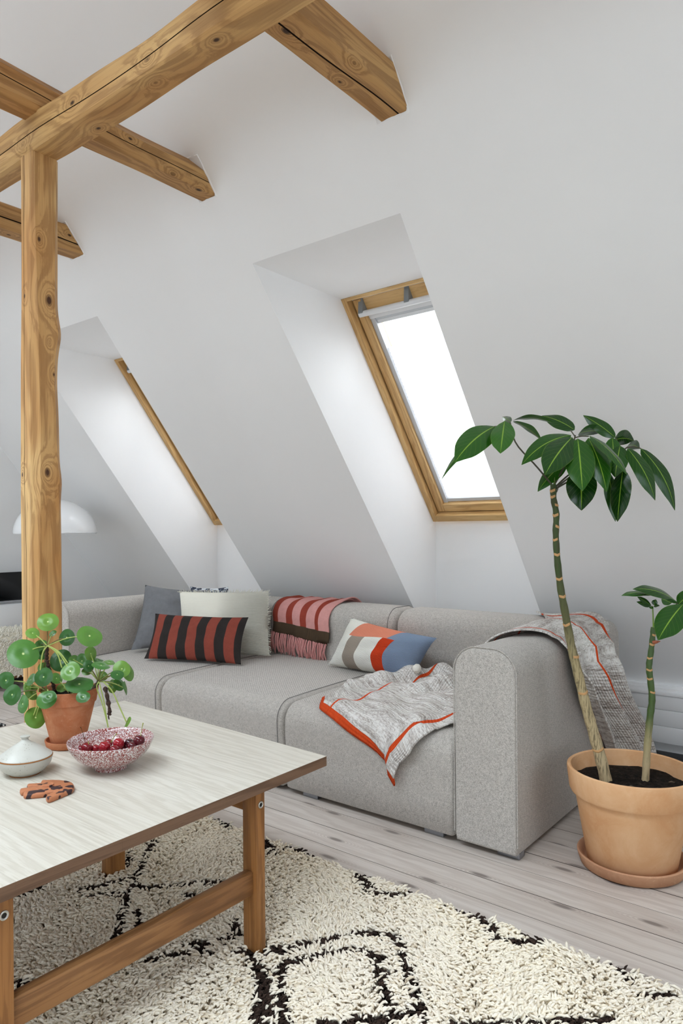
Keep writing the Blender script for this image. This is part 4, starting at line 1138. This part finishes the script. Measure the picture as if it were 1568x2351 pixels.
# -- spattered oval bowl with cherries
SPAT = Mat('red_spatter_glaze'); _c = SPAT.coord(); _n = SPAT.noise(_c, 240, 3, .7, .6); _n2 = SPAT.noise(SPAT.mapping(_c, (1, 1, 1), loc=(3, 1, 2)), 300, 2, .6); _n3 = SPAT.noise(_c, 18, 3)
_f = SPAT.math('ADD', _n, SPAT.math('MULTIPLY', SPAT.math('SUBTRACT', _n3, .5), .16))
_cc = SPAT.ramp(_f, [(.44, lin((222, 216, 214))), (.475, lin((150, 62, 52))), (.56, lin((118, 46, 40))), (.61, lin((160, 104, 100)))])
SPAT.col(SPAT.mix(SPAT.ramp(_n2, [(.545, (0, 0, 0)), (.585, (1, 1, 1))]), _cc, lin((218, 210, 210)))); SPAT.rough(.18); SPAT.spec(.5)
BC = on_z(255, 1763, .466); BR0 = 0.0
bowl = MB()
prof = [(.0005, .002), (.37, 0), (.385, .002), (.375, .009), (.45, .012), (.62, .021), (.79, .036), (.91, .053), (.975, .068), (1.0, .0775), (.992, .0795), (.965, .078), (.935, .067), (.86, .051), (.74, .036), (.56, .024), (.32, .018), (.0005, .0165)]
bowl.lathe([(r * .1125, z) for r, z in prof], BC, 72, 1.0, 1.0, BR0)
o = bowl.build('cherry_bowl', SPAT.m, base=tuple(BC), weld=True, autosmooth=60)
tag(o, 'round footed bowl with red and white spatter glaze holding cherries', 'bowl')
CH = Mat('dark_cherry_skin'); _oi = CH.n('ObjectInfo')
CH.col(CH.ramp(_oi.outputs['Random'], [(0, lin((58, 12, 22))), (.5, lin((92, 14, 26))), (1, lin((150, 22, 36)))])); CH.rough(.10); CH.spec(.6)
CST = plain('green_cherry_stem', (142, 150, 62), .5, .3); CSB = plain('brown_stem_end', (96, 62, 36), .7, .2)
def cb(x, y, dd=0): return dep(x / 4.126, 1640 + y / 4.126, depth(BC) + dd)
CHS = [  # crop x, y, radius, depth shift, stem points (crop), description
    (1318, 245, 53, .0, [(1330, 225), (1335, 180), (1345, 130), (1356, 82)], 'bright red cherry at the right end of the bowl with an upright stem'),
    (1252, 302, 46, -.012, None, 'red cherry low beside the bright one with the upright stem'),
    (1225, 275, 46, .015, None, 'nearly black cherry just left of the bright red one'),
    (1125, 275, 52, .0, [(1105, 232), (1122, 275), (1122, 318)], 'large dark cherry in the middle with a stem curling across it'),
    (1085, 338, 46, -.03, None, 'red cherry pressed against the near rim in the middle'),
    (990, 308, 55, -.012, [(948, 280), (940, 312), (948, 345)], 'large glossy cherry left of the bowl middle with a bent stem'),
    (1030, 272, 38, .03, [(1050, 268), (1075, 220), (1105, 185)], 'small dark cherry tucked behind the large glossy ones'),
    (905, 325, 38, .012, [(850, 340), (890, 335), (922, 342)], 'small dark cherry left of the large glossy one with a flat stem'),
    (820, 318, 52, .0, [(838, 255), (840, 300), (852, 350)], 'dark cherry near the left end of the bowl with a stem hanging over it'),
    (770, 330, 40, .025, [(725, 290), (745, 325), (775, 348)], 'dark cherry at the far left end of the bowl'),
    (1165, 318, 42, .02, None, 'dark cherry low behind the red one at the near rim'),
]
for x, y, rr, dd, st, lab in CHS:
    c = cb(x, y, dd); Rr = rr / 4.126 / FPX * depth(c)
    t = thing('cherry', lab, 'cherry', tuple(c - Vector((0, 0, Rr))), 'cherries in the bowl')
    mb = MB(); pr = []
    for i in range(13):
        a = pi * i / 12; z = -cos(a) * Rr; r_ = sin(a) * Rr * 1.02
        if i > 9: z -= Rr * .16 * ((i - 9) / 3) ** 2
        pr.append((max(r_, .00005), z))
    mb.lathe(pr, c, 24).build('fruit', CH.m, parent=t, weld=True)
    if st:
        pts = curve([cb(px, py, dd - .004 - rr * .00006 if py > y - rr * .6 else dd) for px, py in st], 10)
        MB().tube(pts, [.0009] * 8 + [.0012, .0017], 6).build('stem', CST, parent=t)
t = thing('cherry', 'hidden cherry with a thin brown stem standing up at the bowl back', 'cherry', tuple(cb(800, 300, .05)), 'cherries in the bowl')
c = cb(810, 300, .05)
MB().lathe([(max(.00005, sin(pi * i / 10) * .011), -cos(pi * i / 10) * .011) for i in range(11)], c, 20).build('fruit', CH.m, parent=t, weld=True)
MB().tube(curve([cb(805, 262, .05), cb(790, 195, .05), cb(775, 150, .05), cb(763, 120, .05)], 10), [.0008] * 8 + [.0012, .0018], 6).build('stem', CSB, parent=t)

# -- painted clay hand
HANDM = Mat('clay_with_dark_patches'); _c = HANDM.coord(); _n = HANDM.noise(_c, 48, 1, .3)
HANDM.col(HANDM.mix(HANDM.ramp(_n, [(.60, (0, 0, 0)), (.62, (1, 1, 1))]), HANDM.mix(HANDM.noise(_c, 90, 3), lin((186, 124, 88)), lin((168, 104, 70))), lin((58, 40, 42)))); HANDM.rough(.55); HANDM.spec(.3)
def c7(x, y, z=.466): return on_z(x / 4.126, 1640 + y / 4.126, z)
hb = c7(560, 700)
HT = .466 + .0125
outl = [(640, 624), (685, 640), (704, 668), (690, 700), (645, 722), (590, 745), (535, 768), (480, 790), (448, 792), (434, 774), (446, 754), (490, 736), (500, 728), (440, 738), (410, 744), (330, 752), (240, 758), (220, 744), (234, 728), (320, 714), (352, 708),
        (290, 716), (210, 728), (189, 716), (196, 698), (280, 686), (350, 676), (320, 676), (268, 678), (254, 664), (272, 652), (340, 648), (388, 644), (388, 628), (404, 618), (450, 616), (550, 617)]
P2 = [c7(x, y, HT) for x, y in outl]
P2c = curve(P2 + [P2[0]], 150)[:-1]
n_ = len(P2c); mb = MB(); rows = []
inw = 1 if sum(P2c[i - 1].x * P2c[i].y - P2c[i].x * P2c[i - 1].y for i in range(n_)) > 0 else -1      # +1: the left of the tangent is inside
tang = [(P2c[(i + 1) % n_] - P2c[i - 1]).normalized() for i in range(n_)]
for off, z in ((.0022, .4662), (.0004, .4685), (.0, .4720), (.0006, .4752), (.0018, .4774), (.0036, .4785)):
    rows.append([Vector((p.x - t.y * off * inw, p.y + t.x * off * inw, z)) for p, t in zip(P2c, tang)])
mb.grid(rows, closed_u=True)
mb.add(rows[-1], [tuple(range(n_))]); mb.add(rows[0], [tuple(range(n_))[::-1]])
hand = mb.build('clay_hand', HANDM.m, base=(hb.x, hb.y, .466), weld=True, autosmooth=60)
dc = c7(455, 672, HT)
MB().lathe([(.0005, .0022), (.006, .0024), (.0105, .0028), (.0125, .0034), (.0135, .0026), (.0138, .0)], (dc.x, dc.y, HT - .0002), 28).build('palm_rim', HANDM.m, parent=hand, weld=True)
tag(hand, 'flat brown clay hand with dark patches lying on the table', 'ornament')

# ================================================================== BIG POTTED UMBRELLA TREE
TERB = mat_terracotta('pale_terracotta_big_pot', (212, 160, 114), (226, 184, 142), 7)
TERS = mat_terracotta('brownish_terracotta_saucer', (176, 130, 100), (196, 152, 120), 9)
BP = Vector((-.706, 2.405, 0))
o = MB().lathe([(.0005, 0), (.150, 0), (.160, .006), (.168, .030), (.170, .040), (.166, .043), (.158, .040), (.150, .020), (.142, .014), (.0005, .012)], BP, 72).build('pot_saucer', TERS, base=tuple(BP), weld=True, autosmooth=50)
tag(o, 'wide brownish terracotta saucer under the big pot on the floor', 'saucer', 'terracotta saucers')
ut = thing('potted_umbrella_tree', 'tall two stemmed umbrella tree with drooping leaves in a big terracotta pot', 'potted plant', (BP.x, BP.y, .0125))
PB = BP + Vector((0, 0, .0125))
MB().lathe([(.0005, 0), (.134, 0), (.138, .004), (.174, .212), (.177, .222), (.188, .226), (.193, .236), (.2005, .300), (.1995, .307), (.194, .310), (.188, .307), (.182, .275), (.176, .235), (.0005, .23)], PB, 80).build('pot', TERB, parent=ut, weld=True, autosmooth=40)
soil_mound(PB + Vector((0, 0, .256)), .181, 'soil', ut, 3)
TRUNK = Mat('umbrella_tree_trunk'); _c = TRUNK.coord(); _s = TRUNK.sep(_c)
_gz = TRUNK.ramp(_s[2], [(.30, lin((190, 170, 134))), (.62, lin((168, 152, 114))), (.78, lin((92, 92, 58))), (.95, lin((58, 74, 38)))])
_st = TRUNK.noise(TRUNK.mapping(_c, (190, 190, 14)), 1.0, 3, .7); 
_gz = TRUNK.mix(TRUNK.math('MULTIPLY', TRUNK.ramp(_st, [(.48, (0, 0, 0)), (.60, (1, 1, 1))]), .7), _gz, lin((74, 66, 46)))
TRUNK.col(_gz); TRUNK.rough(.6); TRUNK.spec(.3); TRUNK.bump(_st, .6, .003)
GTRUNK = Mat('green_stem'); _c = GTRUNK.coord(); _s = GTRUNK.sep(_c)
_gz = GTRUNK.ramp(_s[2], [(.30, lin((186, 166, 130))), (.40, lin((150, 140, 100))), (.47, lin((66, 88, 38))), (.9, lin((52, 78, 32)))])
_st = GTRUNK.noise(GTRUNK.mapping(_c, (190, 190, 14)), 1.0, 3, .7)
GTRUNK.col(GTRUNK.mix(GTRUNK.math('MULTIPLY', GTRUNK.ramp(_st, [(.55, (0, 0, 0)), (.68, (1, 1, 1))]), .5), _gz, lin((44, 50, 28)))); GTRUNK.rough(.45); GTRUNK.bump(_st, .4, .002)
SCAR = plain('tan_leaf_scar', (188, 146, 100), .8, .2)
DT = depth(PB + Vector((-.05, -.02, 0)))
T1 = [(1393, 1800), (1380, 1745), (1362, 1680), (1345, 1620), (1328, 1550), (1312, 1485), (1298, 1410), (1287, 1350), (1279, 1280), (1276, 1225), (1277, 1180), (1271, 1145), (1270, 1112)]
tp = [dep(x, y, DT + .012 * i / 12) for i, (x, y) in enumerate(T1)]
cv = curve(tp, 60)
rad_ = [.0195 - .0085 * smoothstep(0, .75, i / 59) - .001 * i / 59 + .0008 * sin(i * 1.7) for i in range(60)]
trunk = MB().tube(cv, rad_, 14).build('trunk', TRUNK.m, parent=ut)
for k in (7, 17, 23, 28, 33, 36, 40, 43, 46, 49, 52, 55, 57):
    mb = MB(); p = cv[k]; t_ = (cv[k + 1] - cv[k - 1]).normalized(); r_ = rad_[k]
    e = CR; ff = t_.cross(e).normalized(); e = ff.cross(t_)
    a0 = random.Random(k).uniform(-1, 1) - pi / 2
    rows = []
    sg = 1 if ff.dot(EYE - p) > 0 else -1
    for hh, rr in ((-.004, 1.0), (-.001, 1.10), (.003, 1.06), (.005, 1.0)):
        rows.append([p + t_ * (hh - .005 * (1 - abs(q / 10 - .5) * 2)) + (e * sin(a0 + pi / 2 + (q / 10 - .5) * 2.4) + ff * sg * cos(a0 + pi / 2 + (q / 10 - .5) * 2.4)) * r_ * rr for q in range(11)])
    mb.grid(rows).build('leaf_scar', SCAR, parent=trunk)
T2 = [(1481, 1808), (1484, 1750), (1488, 1690), (1493, 1640), (1497, 1605), (1493, 1560), (1490, 1530), (1494, 1500), (1498, 1465), (1500, 1440)]
DT2 = depth(PB + Vector((.03, .045, 0)))
cv2 = curve([dep(x, y, DT2) for x, y in T2], 40)
rad2 = [.0125 - .004 * i / 39 + .0007 * sin(i * 1.9) for i in range(40)]
tr2 = MB().tube(cv2, rad2, 12).build('trunk', GTRUNK.m, parent=ut)
for k in (19, 22, 25, 29, 33, 36):
    mb = MB(); p = cv2[k]; t_ = (cv2[k + 1] - cv2[k - 1]).normalized(); r_ = rad2[k]
    e = CR; ff = t_.cross(e).normalized(); sg = 1 if ff.dot(EYE - p) > 0 else -1; a0 = random.Random(k + 50).uniform(-1, 1)
    rows = []
    for hh, rr in ((-.003, 1.0), (-.001, 1.12), (.002, 1.08), (.004, 1.0)):
        rows.append([p + t_ * (hh - .004 * (1 - abs(q / 10 - .5) * 2)) + (e * sin(a0 + (q / 10 - .5) * 2.4) + ff * sg * cos(a0 + (q / 10 - .5) * 2.4)) * r_ * rr for q in range(11)])
    mb.grid(rows).build('leaf_scar', SCAR, parent=tr2)

def mat_leaf(name, dark, light, rib):
    M = Mat(name); uv = M.coord('UV'); s = M.sep(uv)
    du = M.math('ABSOLUTE', M.math('SUBTRACT', s[0], .5))
    v1 = M.math('SUBTRACT', s[1], M.math('MULTIPLY', du, .55))
    side = M.ramp(M.math('ABSOLUTE', M.math('SINE', M.math('MULTIPLY', v1, 28))), [(.0, (1, 1, 1)), (.10, (0, 0, 0))])
    oi = M.n('ObjectInfo'); n = M.noise(M.coord(), 14, 3)
    c = M.mix(oi.outputs['Random'], lin(dark), lin(light)); c = M.mix(M.math('MULTIPLY', n, .4), c, lin(dark))
    c = M.mix(M.math('MULTIPLY', side, .30), c, lin(rib))
    c = M.mix(M.ramp(du, [(.012, (1, 1, 1)), (.028, (0, 0, 0))]), c, lin(rib))
    c = M.mix(M.math('MULTIPLY', M.ramp(du, [(.485, (0, 0, 0)), (.5, (1, 1, 1))]), .6), c, lin(rib))
    M.col(c); M.rough(.2); M.spec(.36); M.bump(M.math('MULTIPLY', side, -1), .25, .002); return M.m
LEAFU = mat_leaf('umbrella_leaf_green', (18, 54, 12), (44, 98, 20), (126, 162, 54))
def blade(bp, tp_, width, roll=0, sag=.12, fold=.18, parent=ut, curl=0, name='leaf', mat=None, wave=.02, up=None):
    """one lanceolate leaf from base point bp to tip tp_; roll turns it about its midrib"""
    bp, tp_ = Vector(bp), Vector(tp_); ax = tp_ - bp; L = ax.length; ax.normalize()
    vt = (EYE - (bp + tp_) / 2).normalized()
    nrm = (vt - ax * vt.dot(ax)).normalized()
    sd = ax.cross(nrm)
    nrm, sd = nrm * cos(R(roll)) + sd * sin(R(roll)), sd * cos(R(roll)) - nrm * sin(R(roll))
    bow = Vector((0, 0, 1)); bow = bow - ax * bow.dot(ax)
    bow = bow.normalized() if bow.length > .2 else nrm
    rows = []; UV = []; nl, nw = 16, 8
    ph = (bp.x * 91 + tp_.z * 57) % 6.28
    for i in range(nl + 1):
        t = i / nl
        w = width / 2 * (sin(pi * min(1, t ** .82)) ** .72) * (1 - .25 * smoothstep(.72, 1, t)) if 0 < t < 1 else .0006
        c = bp + ax * (L * t) + bow * (L * sag * 4 * t * (1 - t)) + nrm * (curl * L * smoothstep(.8, 1, t))
        row = []; uvr = []
        for j in range(nw + 1):
            q = j / nw * 2 - 1
            row.append(c + sd * (q * w) + nrm * (-abs(q) ** 1.4 * w * fold + w * wave * 3 * sin(t * 11 + ph + q) * abs(q))); uvr.append((.5 + q * .5, t))
        rows.append(row); UV.append(uvr)
    return MB().grid(rows, UV).build(name, mat or LEAFU, parent=parent, autosmooth=90)
S4 = 2.579
DTT = DT + .012
def p4(x, y, dd=0): return dep(960 + x / S4, 900 + y / S4, DTT + dd)
def w4(w): return w / S4 / FPX * DTT
UL = [ # base x,y,dd, tip x,y,dd, width, roll, sag
    (455, 203, -.02, 216, 418, -.14, 155, 22, .06), (440, 203, .02, 138, 518, -.02, 72, 62, .07), (512, 172, -.04, 487, 364, -.16, 124, 8, .02),
    (560, 170, .02, 800, 184, .05, 75, 68, .085), (548, 178, .05, 497, 148, .16, 42, 20, .03), (562, 174, -.01, 732, 290, .02, 74, 62, .07),
    (926, 225, .04, 733, 140, .12, 92, 35, .05), (905, 255, -.02, 612, 432, -.08, 112, 30, .09), (912, 268, -.05, 750, 492, -.15, 152, 12, .04),
    (945, 276, -.06, 973, 586, -.17, 150, -6, .03), (1008, 272, -.04, 1116, 592, -.12, 116, -22, .05), (1015, 258, -.07, 1238, 492, -.16, 92, -62, .07),
    (952, 245, .03, 1092, 240, .12, 84, 40, .05), (1168, 270, .05, 977, 138, .10, 84, 30, .03), (1160, 285, .06, 1278, 288, .13, 96, 20, .06),
    (1195, 318, .03, 1165, 505, -.02, 112, 8, .02), (1240, 334, .0, 1403, 642, -.02, 108, -38, .06), (1318, 334, .02, 1520, 702, .0, 104, -40, .08),
    (1243, 315, .06, 1312, 336, .14, 64, 20, .05), (965, 440, -.0, 967, 702, -.05, 158, 4, .02), (1212, 460, .02, 1180, 768, -.02, 112, 20, .02),
    (1125, 470, .05, 1168, 768, .04, 84, -35, .02), (880, 410, .03, 708, 590, .0, 92, 30, .05), (850, 330, .06, 728, 398, .06, 60, 30, .03),
    (1150, 270, .04, 1160, 470, .04, 100, -20, .03), (1085, 330, .02, 1100, 560, -.03, 90, 20, .04)]
for bx, by, bd, tx, ty, td, w, ro, sg in UL:
    blade(p4(bx, by, bd), p4(tx, ty, td), w4(w * 1.1), ro, sg)
PETU = plain('dark_olive_petiole', (70, 66, 50), .4, .4)
def pet(pts, r0=.0032, r1=.0024, mat=PETU, par=ut):
    c = curve(pts, 14); MB().tube(c, [r0 + (r1 - r0) * i / 13 for i in range(14)], 8).build('petiole', mat, parent=par)
pet([p4(800, 560), p4(700, 440, -.01), p4(580, 305, -.01), p4(545, 180, 0)])
pet([p4(808, 545), p4(850, 470, .01), p4(910, 345, .01), p4(930, 255, 0)])
pet([p4(815, 560), p4(880, 500, .02), p4(1010, 400, .04), p4(1170, 275, .05)])
pet([p4(818, 570), p4(920, 515, .03), p4(1090, 440, .04), p4(1240, 325, .02)])
pet([p4(818, 590), p4(850, 540, .05), p4(1000, 450, .08), p4(1200, 460, .03)])
pet([p4(925, 258), p4(905, 230, .03), p4(908, 232, .04)], .002, .002)
pet([p4(930, 270), p4(965, 262, -.02), p4(1010, 262, -.04)], .002, .002)
pet([p4(1165, 330, .05), p4(1178, 300, .05), p4(1172, 275, .05)], .002, .002)
pet([p4(545, 182), p4(500, 200, -.01), p4(450, 204, -.02)], .0022, .0018)
pet([p4(1240, 328, .02), p4(1280, 325, .02), p4(1318, 334, .02)], .0022, .0018)
MB().tube(curve([p4(806, 575), p4(806, 540), p4(808, 505)], 8), [.006, .006, .005, .004, .003, .002, .0015, .0008], 8).build('bud', plain('green_bud', (88, 110, 44), .4, .4), parent=ut)
# second crown
DD2 = DT2 - DTT
def p4b(x, y, dd=0): return p4(x, y, dd + DD2)
for bx, by, bd, tx, ty, td, w, ro, sg in [(1400, 1190, .0, 1203, 1206, -.04, 74, 60, .05), (1535, 1245, .0, 1270, 1168, -.05, 100, 55, .09), (1568, 1258, -.05, 1420, 1470, -.12, 158, 12, .04),
                                          (1540, 1260, .0, 1640, 1180, -.02, 90, 30, .05), (1545, 1240, .03, 1700, 1330, .0, 100, 20, .05), (1500, 1250, .05, 1440, 1225, .1, 60, 20, .03),
                                          (1380, 1265, .0, 1298, 1212, -.02, 36, 30, .02), (1372, 1270, 0, 1293, 1242, -.02, 30, 30, .02), (1395, 1262, 0, 1408, 1228, .0, 34, 10, .02), (1385, 1268, 0, 1376, 1284, -.01, 24, 10, .0), (1395, 1268, 0, 1430, 1266, .01, 22, 40, .0)]:
    blade(p4b(bx, by, bd), p4b(tx, ty, td), w4(w), ro, sg)
pet([p4b(1393, 1450), p4b(1392, 1360), p4b(1388, 1268)], .0028, .002, plain('light_green_petiole', (112, 140, 58), .4, .4))
pet([p4b(1395, 1440), p4b(1470, 1340, .05), p4b(1535, 1250, .02)])
MB().tube([p4b(1392, 1482, -.01), p4b(1412, 1480, -.02), p4b(1434, 1476, -.02)], [.006, .005, .001], 8).build('bud', plain('red_brown_bud', (156, 88, 62), .5, .3), parent=ut)
# bits on the soil
LIT = plain('pale_bark_chip', (104, 92, 78), .9, .1)
for x, y in ((1346, 1790), (1442, 1806), (1535, 1796)):
    p = on_z(x, y, PB.z + .262)
    MB().tube([p, p + Vector((.008, .002, .003)), p + Vector((.017, .006, .001))], [.0015, .003, .001], 6).build('bark_chip', LIT, parent=ut)

# ================================================================== BEHIND THE POST
LAMPM = plain('white_enamel_lamp', (236, 237, 238), .22, .5)
LC = on_x(128, 1224, -4.62)
lamp = thing('floor_lamp', 'white dome floor lamp half hidden by the post', 'lamp', (LC.x, LC.y, 0))
LR = .272
pr = [(LR * cos(R(a)), LR * .86 * sin(R(a))) for a in np.linspace(0, 89.5, 22)]
sh = MB().lathe(pr + [(r_ * .985, z - .004) for r_, z in pr[::-1]], LC, 64).build('shade', LAMPM, parent=lamp, weld=True, autosmooth=50)
MB().tube([(LC.x, LC.y, .02), (LC.x, LC.y, LC.z + LR * .84)], .011, 14).build('stem', LAMPM, parent=lamp)
MB().lathe([(.0005, 0), (.13, 0), (.13, .012), (.02, .024), (.0005, .024)], (LC.x, LC.y, 0), 48).build('base', LAMPM, parent=lamp, weld=True)

CABW = plain('white_cabinet_lacquer', (228, 228, 229), .5, .4)
cab = thing('low_cabinet', 'low white cabinet against the gable wall left of the post', 'cabinet', (-5.25, 2.2, 0))
MB().box((-5.36, 1.5, .06), (-5.17, 2.95, .578)).build('carcass', CABW, parent=cab, bevel=.003)
for y0, y1 in ((1.505, 1.97), (1.975, 2.46), (2.465, 2.945)): MB().box((-5.172, y0, .07), (-5.152, y1, .574)).build('door', CABW, parent=cab, bevel=.002)
MB().box((-5.34, 1.55, 0), (-5.2, 2.9, .06)).build('plinth', plain('dark_plinth', (60, 60, 60), .8, .2), parent=cab)
BLK = Mat('glossy_black_screen'); BLK.col(lin((12, 13, 15))); BLK.rough(.12); BLK.spec(.5)
tv = thing('television', 'black flat screen standing on the white cabinet', 'television', (-5.22, 2.35, .578))
MB().box((-5.245, 1.75, .600), (-5.215, 2.86, .812)).build('screen', BLK.m, parent=tv, bevel=.004)
MB().box((-5.26, 2.15, .578), (-5.18, 2.5, .603)).build('foot', plain('black_plastic', (18, 18, 18), .5, .3), parent=tv)
bench = thing('bench', 'low wooden bench under the sheepskin by the gable wall', 'bench', (-4.98, 2.2, 0))
MB().box((-5.12, 1.5, .375), (-4.92, 2.9, .405)).build('seat', OAK_Y, parent=bench, bevel=.004)
MB().box((-4.965, 1.52, .075), (-4.94, 2.88, .105)).build('rail', OAK_Y, parent=bench, bevel=.003)
for y in (1.55, 2.83):
    for x in (-5.09, -4.97): MB().box((x, y - .02, 0), (x + .035, y + .02, .375)).build('leg', OAK_Z, parent=bench, bevel=.003)
sheep = thing('sheepskin', 'curly cream sheepskin hanging down the front of the low bench', 'sheepskin', (-4.92, 2.3, .40))
shp = polyline([(-5.10, 0, .413), (-4.95, 0, .415), (-4.905, 0, .405), (-4.895, 0, .37), (-4.90, 0, .10)])
MB().grid([[Vector((shp(i / 16).x, 1.75 + 1.0 * j / 10, shp(i / 16).z)) for j in range(11)] for i in range(17)]).build('hide', plain('cream_hide', (240, 234, 218), 1, .05), parent=sheep)
nS = 5200; us = rng.uniform(0, 1, nS); yy = rng.uniform(1.75, 2.75, nS); Vs = np.empty((nS, 4, 5, 3), np.float32)
for a in range(nS):
    p = shp(us[a]); p.y = yy[a]; outw = Vector((.6, 0, .8)) if us[a] < .45 else Vector((1, 0, .1))
    tw_ = rng.uniform(0, 6.28); lat = Vector((0, cos(tw_), sin(tw_)))
    for i, t in enumerate((0, .4, .8, 1.0)):
        q = p + outw * (.010 * sin(t * 2.6)) + lat * (.020 * t) + Vector((0, .004 * sin(t * 6 + tw_), 0))
        rr = (.0022, .0030, .0026, .001)[i]
        e1 = outw.cross(lat).normalized(); e2 = (outw + lat * .4).normalized()
        for j in range(5): Vs[a, i, j] = q + e1 * (rr * cos(2 * pi * j / 5)) + e2 * (rr * sin(2 * pi * j / 5))
ts_ = rng.normal(0, 1, nS)[:, None]
tuft_object('curls', Vs, np.array(lin((250, 246, 234))[:3])[None] * (1 + .05 * ts_), YARN.m, sheep)
PAT = Mat('black_white_woven_pattern'); _c = PAT.coord()
_w = PAT.math('MULTIPLY', PAT.math('SINE', PAT.math('MULTIPLY', PAT.sep(_c)[0], 160)), PAT.math('SINE', PAT.math('MULTIPLY', PAT.sep(_c)[1], 210)))
PAT.col(PAT.ramp(_w, [(.48, lin((30, 30, 32))), (.52, lin((222, 220, 216)))])); PAT.rough(.95)
o = MB().box((-4.88, 1.15, 0), (-4.035, 1.985, .008)).build('woven_rug', PAT.m, base=(-4.5, 1.5, 0), bevel=.002)
tag(o, 'flat black and white patterned rug on the floor behind the table and post', 'rug')
